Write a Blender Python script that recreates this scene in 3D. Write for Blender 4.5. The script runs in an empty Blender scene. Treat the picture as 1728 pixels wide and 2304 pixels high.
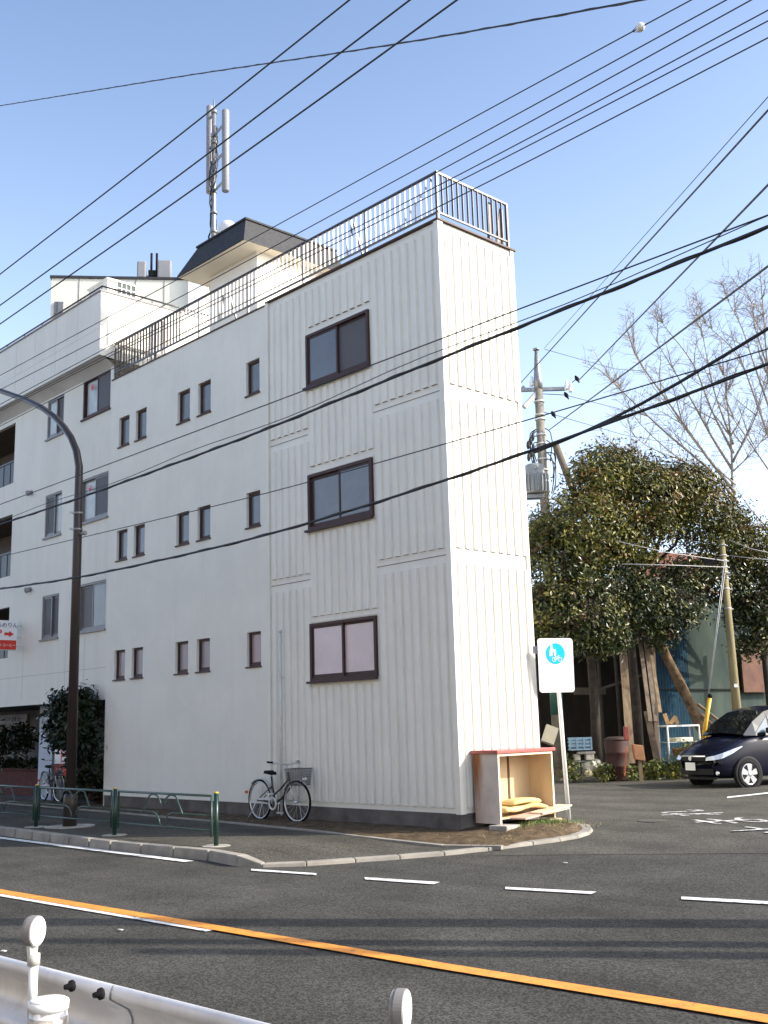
import bpy, math, random
import numpy as np
from mathutils import Vector, Matrix
random.seed(7)
C = bpy.context.scene.collection
R_ = math.radians
# ------------------------------------------------------------ camera
F, CX, CY, H = 2435.0, 864.0, 1152.0, 1.55
_up = np.array([-347, -12350, F]); _up /= np.linalg.norm(_up)
_X = -np.array([-2324, 545, F]); _X -= _up * _X.dot(_up); _X /= np.linalg.norm(_X)
_Y = np.cross(_up, _X)
RW = np.stack([_X, _Y, _up])              # camera axes (right, down, forward) -> world
CAM = np.array([0, 0, H])
cam = bpy.data.cameras.new('camera'); cam_o = bpy.data.objects.new('camera', cam); C.objects.link(cam_o)
cam.sensor_fit = 'VERTICAL'; cam.sensor_height = 36; cam.lens = 36 * F / 2304; cam.clip_end = 2000; cam.clip_start = .05
m = Matrix.Identity(4)
for i in range(3):
    m[i][0] = RW[i, 0]; m[i][1] = -RW[i, 1]; m[i][2] = -RW[i, 2]; m[i][3] = CAM[i]
cam_o.matrix_world = m
bpy.context.scene.camera = cam_o
# ------------------------------------------------------------ light
AZ, EL = R_(37.0), R_(31.0)
sd = Vector((math.cos(AZ) * math.cos(EL), math.sin(AZ) * math.cos(EL), math.sin(EL)))
sun = bpy.data.lights.new('sun', 'SUN'); sun.energy = 3.9; sun.angle = R_(0.53); sun.color = (1, .915, .80)
so = bpy.data.objects.new('sun', sun); C.objects.link(so); so.rotation_euler = sd.to_track_quat('Z', 'Y').to_euler()
w = bpy.data.worlds.new('World'); bpy.context.scene.world = w; w.use_nodes = True
nt = w.node_tree; bg = nt.nodes['Background']
sky = nt.nodes.new('ShaderNodeTexSky'); sky.sky_type = 'NISHITA'; sky.sun_disc = False
sky.sun_elevation = EL; sky.sun_rotation = R_(90) - AZ; sky.altitude = 50; sky.air_density = 1.0; sky.dust_density = 4.0; sky.ozone_density = 2.0
tint = nt.nodes.new('ShaderNodeMix'); tint.data_type = 'RGBA'; tint.blend_type = 'MULTIPLY'; tint.inputs[0].default_value = 1; tint.inputs[7].default_value = (1.0, 1.07, 1.14, 1)
nt.links.new(sky.outputs[0], tint.inputs[6]); 
tcw = nt.nodes.new('ShaderNodeTexCoord'); sxz = nt.nodes.new('ShaderNodeSeparateXYZ'); nt.links.new(tcw.outputs['Generated'], sxz.inputs[0])
mr = nt.nodes.new('ShaderNodeMapRange'); mr.inputs['From Min'].default_value = .85; mr.inputs['From Max'].default_value = 0; mr.inputs['To Min'].default_value = 0; mr.inputs['To Max'].default_value = 1; nt.links.new(sxz.outputs[2], mr.inputs[0])
pw = nt.nodes.new('ShaderNodeMath'); pw.operation = 'POWER'; pw.inputs[1].default_value = 2.6; nt.links.new(mr.outputs[0], pw.inputs[0])
hz = nt.nodes.new('ShaderNodeMix'); hz.data_type = 'RGBA'; hz.blend_type = 'ADD'; nt.links.new(pw.outputs[0], hz.inputs[0]); nt.links.new(tint.outputs[2], hz.inputs[6]); hz.inputs[7].default_value = (3.9, 4.2, 5.1, 1)   # pale haze low in the sky
nt.links.new(hz.outputs[2], bg.inputs[0]); bg.inputs[1].default_value = .15
vs = bpy.context.scene.view_settings
vs.view_transform = 'Standard'; vs.look = 'None'; vs.exposure = 0.85; vs.gamma = 1

# ------------------------------------------------------------ measuring helpers: a sight line met with a real plane
def ray(px, py): return RW @ np.array([(px - CX) / F, (py - CY) / F, 1.])
def dep(px, py, d): return Vector(CAM + d * ray(px, py))
def on_y(px, py, y): r = ray(px, py); return Vector(CAM + r * (y / r[1]))
def on_x(px, py, x): r = ray(px, py); return Vector(CAM + r * (x / r[0]))
def on_z(px, py, z=0.): r = ray(px, py); return Vector(CAM + r * ((z - H) / r[2]))
def zr(y): return -.12 + .12 * min(1, max(0, (y - 9.2) / 5))
def gr(px, py, dz=0.):
    p = on_z(px, py, 0)
    for i in range(8): p = on_z(px, py, zr(p.y) + dz)
    return p

# ------------------------------------------------------------ mesh builder
class MB:
    def __init__(s): s.v = []; s.f = []; s.m = []; s.s = []
    def add(s, vs_, fs, mi=0, smooth=False):
        o = len(s.v); s.v += [tuple(p) for p in vs_]
        for f in fs: s.f.append([o + i for i in f]); s.m.append(mi); s.s.append(smooth)
        return s
    def box(s, x0, x1, y0, y1, z0, z1, mi=0):
        return s.add([(x0, y0, z0), (x1, y0, z0), (x1, y1, z0), (x0, y1, z0), (x0, y0, z1), (x1, y0, z1), (x1, y1, z1), (x0, y1, z1)],
                     [(0, 3, 2, 1), (4, 5, 6, 7), (0, 1, 5, 4), (1, 2, 6, 5), (2, 3, 7, 6), (3, 0, 4, 7)], mi)
    def obox(s, c, ax, ay, az, mi=0):
        c, ax, ay, az = map(Vector, (c, ax, ay, az))
        p = [c + ax * i + ay * j + az * k for k in (-1, 1) for i, j in ((-1, -1), (1, -1), (1, 1), (-1, 1))]
        return s.add(p, [(0, 3, 2, 1), (4, 5, 6, 7), (0, 1, 5, 4), (1, 2, 6, 5), (2, 3, 7, 6), (3, 0, 4, 7)], mi)
    def bar(s, a, b, wx, wy, mi=0, hint=(0, 0, 1)):
        a, b = Vector(a), Vector(b); d = (b - a); L = d.length; d /= L
        h = Vector(hint)
        if abs(d.dot(h)) > .95: h = Vector((1, 0, 0))
        u = d.cross(h).normalized(); w_ = u.cross(d).normalized()
        return s.obox((a + b) / 2, d * L / 2, u * wx / 2, w_ * wy / 2, mi)
    def tube(s, pts, r, n=8, mi=0, cap=True, closed=False):
        pts = [Vector(p) for p in pts]; N = len(pts)
        rs = r if isinstance(r, (list, tuple)) else [r] * N
        o = len(s.v); prev = None
        for i, p in enumerate(pts):
            if closed: d = pts[(i + 1) % N] - pts[i - 1]
            else: d = pts[min(i + 1, N - 1)] - pts[max(i - 1, 0)]
            if d.length < 1e-9: d = Vector((0, 0, 1))
            d.normalize()
            if prev is None:
                h = Vector((0, 0, 1)) if abs(d.z) < .9 else Vector((1, 0, 0))
                u = d.cross(h).normalized()
            else:
                u = prev - d * prev.dot(d)
                u = u.normalized() if u.length > 1e-6 else d.orthogonal().normalized()
            prev = u; w_ = d.cross(u)
            for k in range(n):
                a = 2 * math.pi * k / n; s.v.append(tuple(p + (u * math.cos(a) + w_ * math.sin(a)) * rs[i]))
        for i in range(N if closed else N - 1):
            j = (i + 1) % N
            for k in range(n):
                s.f.append([o + i * n + k, o + i * n + (k + 1) % n, o + j * n + (k + 1) % n, o + j * n + k]); s.m.append(mi); s.s.append(n > 4)
        if cap and not closed:
            s.f.append([o + k for k in range(n)][::-1]); s.m.append(mi); s.s.append(False)
            s.f.append([o + (N - 1) * n + k for k in range(n)]); s.m.append(mi); s.s.append(False)
        return s
    def lathe(s, c, axis, prof, n=16, mi=0, cap=True):
        c, d = Vector(c), Vector(axis).normalized(); u = d.orthogonal().normalized(); w_ = d.cross(u); o = len(s.v)
        for t, r in prof:
            for k in range(n):
                a = 2 * math.pi * k / n; s.v.append(tuple(c + d * t + (u * math.cos(a) + w_ * math.sin(a)) * r))
        for i in range(len(prof) - 1):
            for k in range(n):
                s.f.append([o + i * n + k, o + i * n + (k + 1) % n, o + (i + 1) * n + (k + 1) % n, o + (i + 1) * n + k]); s.m.append(mi); s.s.append(True)
        if cap:
            s.f.append([o + k for k in range(n)][::-1]); s.m.append(mi); s.s.append(False)
            s.f.append([o + (len(prof) - 1) * n + k for k in range(n)]); s.m.append(mi); s.s.append(False)
        return s
    def prism(s, poly, vec, mi=0):
        n = len(poly); vec = Vector(vec); p = [Vector(q) for q in poly]
        return s.add(p + [q + vec for q in p], [tuple(range(n))[::-1], tuple(range(n, 2 * n))] + [(i, (i + 1) % n, n + (i + 1) % n, n + i) for i in range(n)], mi)
    def quad(s, a, b, c, d, mi=0): return s.add([a, b, c, d], [(0, 1, 2, 3)], mi)
    def build(s, name, mats, parent=None, bevel=0, sub=0):
        me = bpy.data.meshes.new(name); me.from_pydata(s.v, [], s.f)
        for mt in (mats if isinstance(mats, (list, tuple)) else [mats]): me.materials.append(mt)
        me.polygons.foreach_set('material_index', s.m); me.polygons.foreach_set('use_smooth', s.s); me.update()
        o = bpy.data.objects.new(name, me); C.objects.link(o)
        if parent:
            o.parent = parent; o.matrix_parent_inverse = parent_inv(parent)
        if bevel:
            b = o.modifiers.new('bevel', 'BEVEL'); b.width = bevel; b.segments = 2; b.limit_method = 'ANGLE'
        if sub:
            b = o.modifiers.new('subd', 'SUBSURF'); b.levels = sub; b.render_levels = sub
        return o
def world_loc(o):
    p = Vector(o.get('_base', (0, 0, 0))); return p
def parent_inv(p): return Matrix.Translation(-world_loc(p))
def tag(o, label=None, cat=None, group=None, kind=None):
    if label: o['label'] = label
    if cat: o['category'] = cat
    if group: o['group'] = group
    if kind: o['kind'] = kind
    return o
def thing(name, label, cat, loc=(0, 0, 0), group=None):
    o = bpy.data.objects.new(name, None); C.objects.link(o); o.location = loc; o['_base'] = tuple(loc); o.empty_display_size = .2
    return tag(o, label, cat, group)
def kids(o): return [c for c in bpy.data.objects if c.parent == o]
def copy_tree(o, parent=None):
    c = o.copy(); C.objects.link(c)
    if parent: c.parent = parent
    for ch in kids(o): copy_tree(ch, c)
    return c

# ------------------------------------------------------------ materials
MC = {}
def mat(name, col, rough=.7, var=.0, scale=4., bump=0., bscale=60., metal=0., spec=.5, col2=None, stretch=(1, 1, 1), coat=0.):
    if name in MC: return MC[name]
    mt = bpy.data.materials.new(name); mt.use_nodes = True; t = mt.node_tree; b = t.nodes['Principled BSDF']
    b.inputs['Base Color'].default_value = (*col, 1); b.inputs['Roughness'].default_value = rough; b.inputs['Metallic'].default_value = metal
    b.inputs['Specular IOR Level'].default_value = spec; b.inputs['Coat Weight'].default_value = coat
    if var or bump:
        tc = t.nodes.new('ShaderNodeTexCoord'); mp = t.nodes.new('ShaderNodeMapping'); mp.inputs['Scale'].default_value = stretch
        t.links.new(tc.outputs['Object'], mp.inputs[0])
    if var:
        n = t.nodes.new('ShaderNodeTexNoise'); n.inputs['Scale'].default_value = scale; n.inputs['Detail'].default_value = 6; n.inputs['Roughness'].default_value = .62
        t.links.new(mp.outputs[0], n.inputs['Vector'])
        r = t.nodes.new('ShaderNodeValToRGB'); r.color_ramp.elements[0].position = .32; r.color_ramp.elements[1].position = .68
        c2 = col2 or tuple(c * (1 - var) for c in col)
        c1 = tuple(min(1, c * (1 + (0 if col2 else var * .6))) for c in col)
        r.color_ramp.elements[0].color = (*c2, 1); r.color_ramp.elements[1].color = (*c1, 1)
        t.links.new(n.outputs[0], r.inputs[0]); t.links.new(r.outputs[0], b.inputs['Base Color'])
    if bump:
        n2 = t.nodes.new('ShaderNodeTexNoise'); n2.inputs['Scale'].default_value = bscale; n2.inputs['Detail'].default_value = 4
        t.links.new(mp.outputs[0], n2.inputs['Vector'])
        bp = t.nodes.new('ShaderNodeBump'); bp.inputs['Strength'].default_value = bump; bp.inputs['Distance'].default_value = .01
        t.links.new(n2.outputs[0], bp.inputs['Height']); t.links.new(bp.outputs[0], b.inputs['Normal'])
    MC[name] = mt; return mt
def asphalt(name, c, tint):
    mt = mat(name, c, .82, 0); t = mt.node_tree; b = t.nodes['Principled BSDF']; b.inputs['Specular IOR Level'].default_value = .12; b.inputs['Roughness'].default_value = .95
    tc = t.nodes.new('ShaderNodeTexCoord')
    def noise(sc, st=(1, 1, 1), det=3):
        mp = t.nodes.new('ShaderNodeMapping'); mp.inputs['Scale'].default_value = st; t.links.new(tc.outputs['Object'], mp.inputs[0])
        n = t.nodes.new('ShaderNodeTexNoise'); n.inputs['Scale'].default_value = sc; n.inputs['Detail'].default_value = det; t.links.new(mp.outputs[0], n.inputs['Vector']); return n.outputs[0]
    def mapr(x, a, b_):
        q = t.nodes.new('ShaderNodeMapRange'); q.inputs['From Min'].default_value = .3; q.inputs['From Max'].default_value = .7
        q.inputs['To Min'].default_value = a; q.inputs['To Max'].default_value = b_; t.links.new(x, q.inputs[0]); return q.outputs[0]
    def mul(a, b_):
        q = t.nodes.new('ShaderNodeMath'); q.operation = 'MULTIPLY'; t.links.new(a, q.inputs[0]); t.links.new(b_, q.inputs[1]); return q.outputs[0]
    fine = noise(90, det=2); mid = noise(.9, det=5); lane = noise(1.1, (.12, 1.3, 1), 3)
    v = t.nodes.new('ShaderNodeTexVoronoi'); v.inputs['Scale'].default_value = 75; t.links.new(tc.outputs['Object'], v.inputs['Vector'])
    cr = t.nodes.new('ShaderNodeSeparateColor'); t.links.new(v.outputs['Color'], cr.inputs[0])
    q = mul(mul(mapr(fine, .7, 1.3), mapr(mid, .76, 1.24)), mul(mapr(lane, .80, 1.18), mapr(cr.outputs[0], .58, 1.42)))
    rgb = t.nodes.new('ShaderNodeRGB'); rgb.outputs[0].default_value = (*c, 1)
    sc = t.nodes.new('ShaderNodeVectorMath'); sc.operation = 'SCALE'; t.links.new(rgb.outputs[0], sc.inputs[0]); t.links.new(q, sc.inputs['Scale'])
    t.links.new(sc.outputs[0], b.inputs['Base Color'])
    bp = t.nodes.new('ShaderNodeBump'); bp.inputs['Strength'].default_value = .5; bp.inputs['Distance'].default_value = .006
    t.links.new(cr.outputs[1], bp.inputs['Height']); t.links.new(bp.outputs[0], b.inputs['Normal'])
    return mt
M_ASPH = asphalt('asphalt', (.055, .0535, .048), 0)
M_ASPH2 = asphalt('side_asphalt', (.070, .067, .058), 0)
M_ASPH3 = asphalt('pavement_asphalt', (.074, .069, .058), 0)
M_CONC = mat('concrete', (.36, .34, .30), .85, .35, 3, .4, 80)
M_KERB = mat('kerb_concrete', (.27, .25, .215), .85, .3, 2.5, .4, 70)
M_WLINE = mat('white_road_paint', (.72, .72, .70), .6, .18, 9, .2, 90)
M_OLINE = mat('orange_road_paint', (.72, .27, .035), .6, .2, 7, .2, 90)
def worn(mt, under=(.05, .048, .044), lo=.36, hi=.47, sc=14):
    t = mt.node_tree; b = t.nodes['Principled BSDF']; src = b.inputs['Base Color'].links[0].from_socket; tc = t.nodes.new('ShaderNodeTexCoord')
    n = t.nodes.new('ShaderNodeTexNoise'); n.inputs['Scale'].default_value = sc; n.inputs['Detail'].default_value = 9; n.inputs['Roughness'].default_value = .75; t.links.new(tc.outputs['Object'], n.inputs['Vector'])
    r = t.nodes.new('ShaderNodeMapRange'); r.inputs['From Min'].default_value = lo; r.inputs['From Max'].default_value = hi; t.links.new(n.outputs[0], r.inputs[0])
    m_ = t.nodes.new('ShaderNodeMix'); m_.data_type = 'RGBA'; t.links.new(r.outputs[0], m_.inputs[0]); m_.inputs[6].default_value = (*under, 1); t.links.new(src, m_.inputs[7]); t.links.new(m_.outputs[2], b.inputs['Base Color'])
worn(M_WLINE); worn(M_OLINE, lo=.33, hi=.43)
M_DIRT = mat('dirt', (.14, .10, .062), .98, .6, 7, .9, 25, spec=.1, col2=(.045, .034, .022))
M_WALL = mat('white_stucco', (.76, .735, .655), .8, .05, 1.2, .35, 55)
M_SIDING = mat('white_siding_paint', (.76, .735, .655), .55, .04, 1.5, .08, 30)
def streaks(mt, amt=.10, col=(.47, .44, .38)):
    t = mt.node_tree; b = t.nodes['Principled BSDF']; src = b.inputs['Base Color'].links[0].from_socket
    tc = t.nodes.new('ShaderNodeTexCoord'); fac = []
    for sc, st in ((2.2, (3.2, 3.2, .16)), (.7, (1, 1, .5))):
        mp = t.nodes.new('ShaderNodeMapping'); mp.inputs['Scale'].default_value = st; t.links.new(tc.outputs['Object'], mp.inputs[0])
        n = t.nodes.new('ShaderNodeTexNoise'); n.inputs['Scale'].default_value = sc; n.inputs['Detail'].default_value = 7; n.inputs['Roughness'].default_value = .68; t.links.new(mp.outputs[0], n.inputs['Vector'])
        r = t.nodes.new('ShaderNodeMapRange'); r.inputs['From Min'].default_value = .48; r.inputs['From Max'].default_value = .78; r.inputs['To Max'].default_value = amt * (2.6 if st[2] < .3 else 1.5); t.links.new(n.outputs[0], r.inputs[0]); fac.append(r.outputs[0])
    a = t.nodes.new('ShaderNodeMath'); a.operation = 'ADD'; t.links.new(fac[0], a.inputs[0]); t.links.new(fac[1], a.inputs[1])
    m_ = t.nodes.new('ShaderNodeMix'); m_.data_type = 'RGBA'; t.links.new(a.outputs[0], m_.inputs[0]); t.links.new(src, m_.inputs[6]); m_.inputs[7].default_value = (*col, 1); t.links.new(m_.outputs[2], b.inputs['Base Color'])
M_GRIME_SHADE = mat('grime_shade', (.22, .19, .16), .9, .4, 20)  # dirt on rib undersides, darkened so the colour also holds their shade
M_LWALL = mat('white_panel_wall', (.745, .72, .64), .8, .07, .9, .2, 40, stretch=(1, 1, .3))
for q_m, q_a in ((M_WALL, .05), (M_SIDING, .09), (M_LWALL, .07)): streaks(q_m, q_a)
M_PLINTH = mat('dark_plinth', (.12, .105, .095), .9, .4, 3, .5, 40)
M_BRONZE = mat('bronze_frame', (.060, .030, .027), .5, .2, 8, spec=.25)
M_FROST = mat('frosted_glass', (.135, .14, .148), .14, .12, 3, spec=.6)
M_PINK = mat('pink_curtain_glass', (.62, .49, .49), .22, .08, 2.5, spec=.6)
M_PINK2 = mat('rose_curtain_glass', (.34, .225, .23), .25, .1, 3, spec=.6)
M_DKGLASS = mat('dark_glass', (.03, .033, .036), .08, spec=.8)
M_MESH = mat('insect_screen', (.085, .08, .085), .6, .15, 30)
M_CURTAIN = mat('curtain_glass', (.42, .44, .42), .25, .15, 4, spec=.6)
M_RAIL = mat('rail_brown_paint', (.055, .045, .043), .32, .25, 12, spec=.6)
M_SHING = mat('dark_shingle', (.028, .029, .034), .75, .35, 9, .5, 30)
M_CREAM = mat('cream_soffit', (.62, .56, .45), .8, .06, 2)
M_STEEL = mat('galvanised_steel', (.28, .285, .29), .45, .2, 6, metal=.6)
M_ANT = mat('antenna_grey', (.24, .24, .25), .5, .05, 3)
M_BLACK = mat('black_rubber', (.010, .010, .011), .75, spec=.12)
M_CABLE = mat('cable_black', (.014, .014, .017), .55)
M_WHITE = mat('white_paint', (.80, .80, .79), .4, .05, 5)
M_OFFW = mat('off_white_metal', (.62, .62, .60), .5, .15, 4)

# ------------------------------------------------------------ ground
g_ = MB()
ys = [-60, 9.2, 14.2, 400]
for a, b in zip(ys, ys[1:]):
    xs = [-500, -60, 60, 300]
    for c, d in zip(xs, xs[1:]):
        g_.quad((c, a, zr(a)), (d, a, zr(a)), (d, b, zr(b)), (c, b, zr(b)))
tag(g_.build('road', M_ASPH), kind='structure')
def sheet(mb, pts, dz, mi=0):
    mb.add([(p[0], p[1], zr(p[1]) + dz) for p in pts], [tuple(range(len(pts)))], mi)
# side street, a slightly paler surface between the junction and the yard
ss = MB()
A = gr(1040, 1926); B = gr(1728, 1920)
L0 = (A.x, A.y); L1 = (B.x, B.y)
ex = (L1[0] + (L1[0] - L0[0]) * 4, L1[1] + (L1[1] - L0[1]) * 4)
rows = 16
for i in range(rows):
    def row(t):
        y = 9.2 + (40 - 9.2) * t
        return y
    pass
def lerp2(a, b, t): return (a[0] + (b[0] - a[0]) * t, a[1] + (b[1] - a[1]) * t)
far0, far1 = (-30.0, 40.0), (20.0, 40.0)
for i in range(40):
    for j in range(12):
        q = []
        for (u, v) in ((i, j), (i + 1, j), (i + 1, j + 1), (i, j + 1)):
            a = lerp2(L0, ex, v / 12); b = lerp2(far0, far1, v / 12); p = lerp2(a, b, (u / 40) ** 1.6); q.append((p[0], p[1], zr(p[1]) + .004))
        ss.quad(q[0], q[3], q[2], q[1])
tag(ss.build('side_street', M_ASPH2), kind='structure')

# pavement with kerb
kerb_top = [(-45., 8.55), (-26., 8.34)] + [tuple(on_z(x, y, 0)[:2]) for x, y in ((0, 1863), (250, 1895), (470, 1915), (535, 1927))]
p4 = gr(590, 1946, .03); K = [(*p, 0.) for p in kerb_top] + [(p4.x, p4.y, zr(p4.y) + .03)]
flush = []
for x, y in ((690, 1942), (800, 1934), (900, 1927), (1000, 1919), (1100, 1909), (1200, 1896), (1260, 1888), (1300, 1881), (1325, 1873), (1333, 1865), (1326, 1857), (1300, 1852)):
    p = gr(x, y, .035); flush.append((p.x, p.y, zr(p.y) + .035))
K += flush
def inner(K, wd):
    out = []
    for i, p in enumerate(K):
        a = Vector(K[max(0, i - 1)]); b = Vector(K[min(len(K) - 1, i + 1)]); d = (b - a); d.z = 0; d.normalize()
        n = Vector((-d.y, d.x, 0)); q = Vector(p) + n * wd; out.append((q.x, q.y, p[2]))
    return out
KI = inner(K, .15)
kb = MB()
for i in range(len(K) - 1):
    a, b, c, d = K[i], K[i + 1], KI[i + 1], KI[i]
    nseg = max(1, int((Vector(b) - Vector(a)).length / .6))
    for s in range(nseg):
        t0, t1 = s / nseg, (s + 1) / nseg - (.012 if nseg > 0 else 0)
        l = lambda p, q, t: Vector(p).lerp(Vector(q), t)
        A0, A1, B1, B0 = l(a, b, t0), l(a, b, t1), l(d, c, t1), l(d, c, t0)
        lo = [Vector((p.x, p.y, zr(p.y) - .05)) for p in (A0, A1, B1, B0)]
        bt = [Vector((p.x, p.y, zr(p.y) - .05)) - Vector((0, 0, 0)) for p in (A0, A1)]
        off = (A0 - B0).normalized() * .02
        lo[0] += off; lo[1] += off
        up_ = [p + Vector((0, 0, .012)) for p in (A0, A1, B1, B0)]
        kb.add(lo + up_, [(4, 5, 6, 7), (0, 1, 5, 4), (1, 2, 6, 5), (2, 3, 7, 6), (3, 0, 4, 7)])
tag(kb.build('kerb', M_KERB, bevel=.012), kind='structure')
# walking surface
inn = [(-45., 11.4), (-26., 11.3), (-20., 11.15)] + [tuple(on_z(x, y, 0)[:2]) for x, y in ((350, 1838), (500, 1851), (700, 1871), (870, 1888), (1000, 1897))]
q_ = gr(1130, 1907, .035); inn.append((q_.x, q_.y)); tip_i = 10
pv = MB()
def zsw(x, y):
    t = min(1, max(0, (x + 12.05) / (.62 + max(0, y - 8.4) * .36))); t = t * t * (3 - 2 * t)
    return (1 - t) * 0 + t * (zr(y) + .037)
outer = [KI[i] for i in range(len(KI)) if KI[i][0] < q_.x + .02 or i < 8]
def along(poly, n):
    P = [Vector((p[0], p[1], 0)) for p in poly]; L = [0]
    for a, b in zip(P, P[1:]): L.append(L[-1] + (b - a).length)
    out = []
    for k in range(n + 1):
        s = L[-1] * k / n
        for i in range(len(P) - 1):
            if s <= L[i + 1] + 1e-9:
                out.append(P[i].lerp(P[i + 1], (s - L[i]) / max(1e-9, L[i + 1] - L[i]))); break
    return out
cut = [p for p in KI[:12]]
oa = along(cut, 90); ia = along(inn, 90)
for i in range(90):
    for j in range(4):
        q = []
        for u, v in ((i, j), (i + 1, j), (i + 1, j + 1), (i, j + 1)):
            p = oa[u].lerp(ia[u], v / 4); q.append((p.x, p.y, zsw(p.x, p.y) + .004))
        pv.quad(*q)
tag(pv.build('pavement', M_ASPH3), kind='structure')
# thin kerb between pavement and dirt
ks = MB()
IK = [(p[0], p[1], zsw(p[0], p[1])) for p in inn]
for a, b in zip(IK, IK[1:]): ks.bar((a[0], a[1], a[2] + .0), (b[0], b[1], b[2] + .0), .1, .05)
tag(ks.build('edging_kerb', M_KERB), kind='structure')
# dirt strip and island
ds = MB()
wall_line = [(-45., 11.85), (-22., 11.85), (-11.0, 11.85), (-10.9, 12.4), (-10.95, 13.2), (-10.9, 13.9)]
tipK = [p for p in KI[12:]]
isl_o = [(p[0], p[1]) for p in inn] + [(p[0], p[1]) for p in tipK]
oa = along(isl_o, 140); ia = along(wall_line, 140)
rnd = random.Random(3)
def hump(x, y):
    d = math.hypot((x + 10.5) / .7, (y - 12.5) / .8); return .07 * math.exp(-d * d)
grid = {}
for i in range(141):
    for j in range(9):
        p = oa[i].lerp(ia[i], j / 8)
        e = (0 if j == 0 else 1)
        z = zsw(p.x, p.y) + .008 + e * (.012 + rnd.random() * .022 + hump(p.x, p.y) + .03 * (j / 8))
        grid[i, j] = (p.x, p.y, z)
for i in range(140):
    for j in range(8):
        ds.add([grid[i, j], grid[i + 1, j], grid[i + 1, j + 1], grid[i, j + 1]], [(0, 1, 2, 3)], 0, True)
tag(ds.build('dirt_ground', M_DIRT), kind='structure')
# painted markings
def marking(name, pts, mt, dz=.012, n=1):
    mb = MB()
    (a, b, c, d) = [Vector(p) for p in pts]
    for i in range(n):
        t0, t1 = i / n, (i + 1) / n
        q = [a.lerp(b, t0), a.lerp(b, t1), d.lerp(c, t1), d.lerp(c, t0)]
        mb.add([(p.x, p.y, zr(p.y) + dz) for p in q], [(0, 1, 2, 3)])
    return tag(mb.build(name, mt), kind='structure')
P = lambda x, y: gr(x, y)
marking('edge_line', [Vector((-40, 8.0, 0)), Vector((-12.45, 8.17, 0)), Vector((-12.45, 8.02, 0)), Vector((-40, 7.85, 0))], M_WLINE, n=20)
for q in (((565, 1957), (712, 1967), (712, 1971), (565, 1961)), ((820, 1976), (990, 1987), (975, 1992), (822, 1981)), ((1137, 1998), (1343, 2009), (1330, 2014), (1137, 2003)), ((1533, 2020), (1790, 2034), (1775, 2040), (1533, 2026))):
    marking('junction_dash', [P(*p) for p in q], M_WLINE)
om = MB(); wm = MB()
oc = [(-40., 4.9), (-11.95, 5.34), (-8.2, 5.58), (-5.6, 5.74), (-3.63, 5.9), (6, 6.6)]
for (a, b) in zip(oc, oc[1:]):
    for k in range(8):
        p, q = lerp2(a, b, k / 8), lerp2(a, b, (k + 1) / 8)
        om.add([(p[0], p[1] - .085, zr(0) + .014), (q[0], q[1] - .085, zr(0) + .014), (q[0], q[1] + .075, zr(0) + .014), (p[0], p[1] + .075, zr(0) + .014)], [(0, 1, 2, 3)])
wc = [(-40., 4.77), (-11.95, 5.21), (-8.2, 5.475), (-8.1, 5.48)]
for (a, b) in zip(wc, wc[1:]):
    wm.add([(a[0], a[1] - .045, zr(0) + .010), (b[0], b[1] - .045, zr(0) + .010), (b[0], b[1] + .045, zr(0) + .010), (a[0], a[1] + .045, zr(0) + .010)], [(0, 1, 2, 3)])
tag(om.build('orange_centre_line', M_OLINE), kind='structure'); tag(wm.build('white_centre_line', M_WLINE), kind='structure')

# ------------------------------------------------------------ lettering
def text_obj(name, body, mt, parent, origin, ux, uy, size, extrude=.002, align='CENTER', sx=1.0):
    cu = bpy.data.curves.new(name, 'FONT'); cu.body = body; cu.size = size; cu.align_x = align; cu.align_y = 'CENTER'; cu.extrude = extrude
    o = bpy.data.objects.new(name, cu); C.objects.link(o)
    dg = bpy.context.evaluated_depsgraph_get(); me = bpy.data.meshes.new_from_object(o.evaluated_get(dg)); me.name = name
    bpy.data.objects.remove(o); me.materials.clear(); me.materials.append(mt)
    ux, uy = Vector(ux).normalized(), Vector(uy).normalized(); uz = ux.cross(uy)
    M = Matrix(((ux.x * sx, uy.x, uz.x, origin[0]), (ux.y * sx, uy.y, uz.y, origin[1]), (ux.z * sx, uy.z, uz.z, origin[2]), (0, 0, 0, 1)))
    me.transform(M); o = bpy.data.objects.new(name, me); C.objects.link(o)
    if parent: o.parent = parent; o.matrix_parent_inverse = parent_inv(parent)
    return o
M_STOP = mat('worn_white_paint', (.66, .66, .64), .7, .18, 9); worn(M_STOP, (.07, .067, .06), .42, .56, 9)
h_ = Vector((-.53, -.85, 0)).normalized(); rt_ = Vector((-.85, .53, 0)).normalized()
c_ = (gr(1559, 1830) + gr(1652, 1848)) / 2
for ch, px in (('れ', (1556, 1830)), ('ま', (1650, 1848)), ('止', (1752, 1867))):
    p = gr(*px)
    tag(text_obj('stop_lettering', ch, M_STOP, None, (p.x, p.y, .012), rt_, h_, 1.25, .001, sx=.95), kind='structure')
parking = marking('parking_line', [gr(1636, 1794), gr(1800, 1776), gr(1800, 1779), gr(1636, 1797)], M_WLINE)

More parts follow.
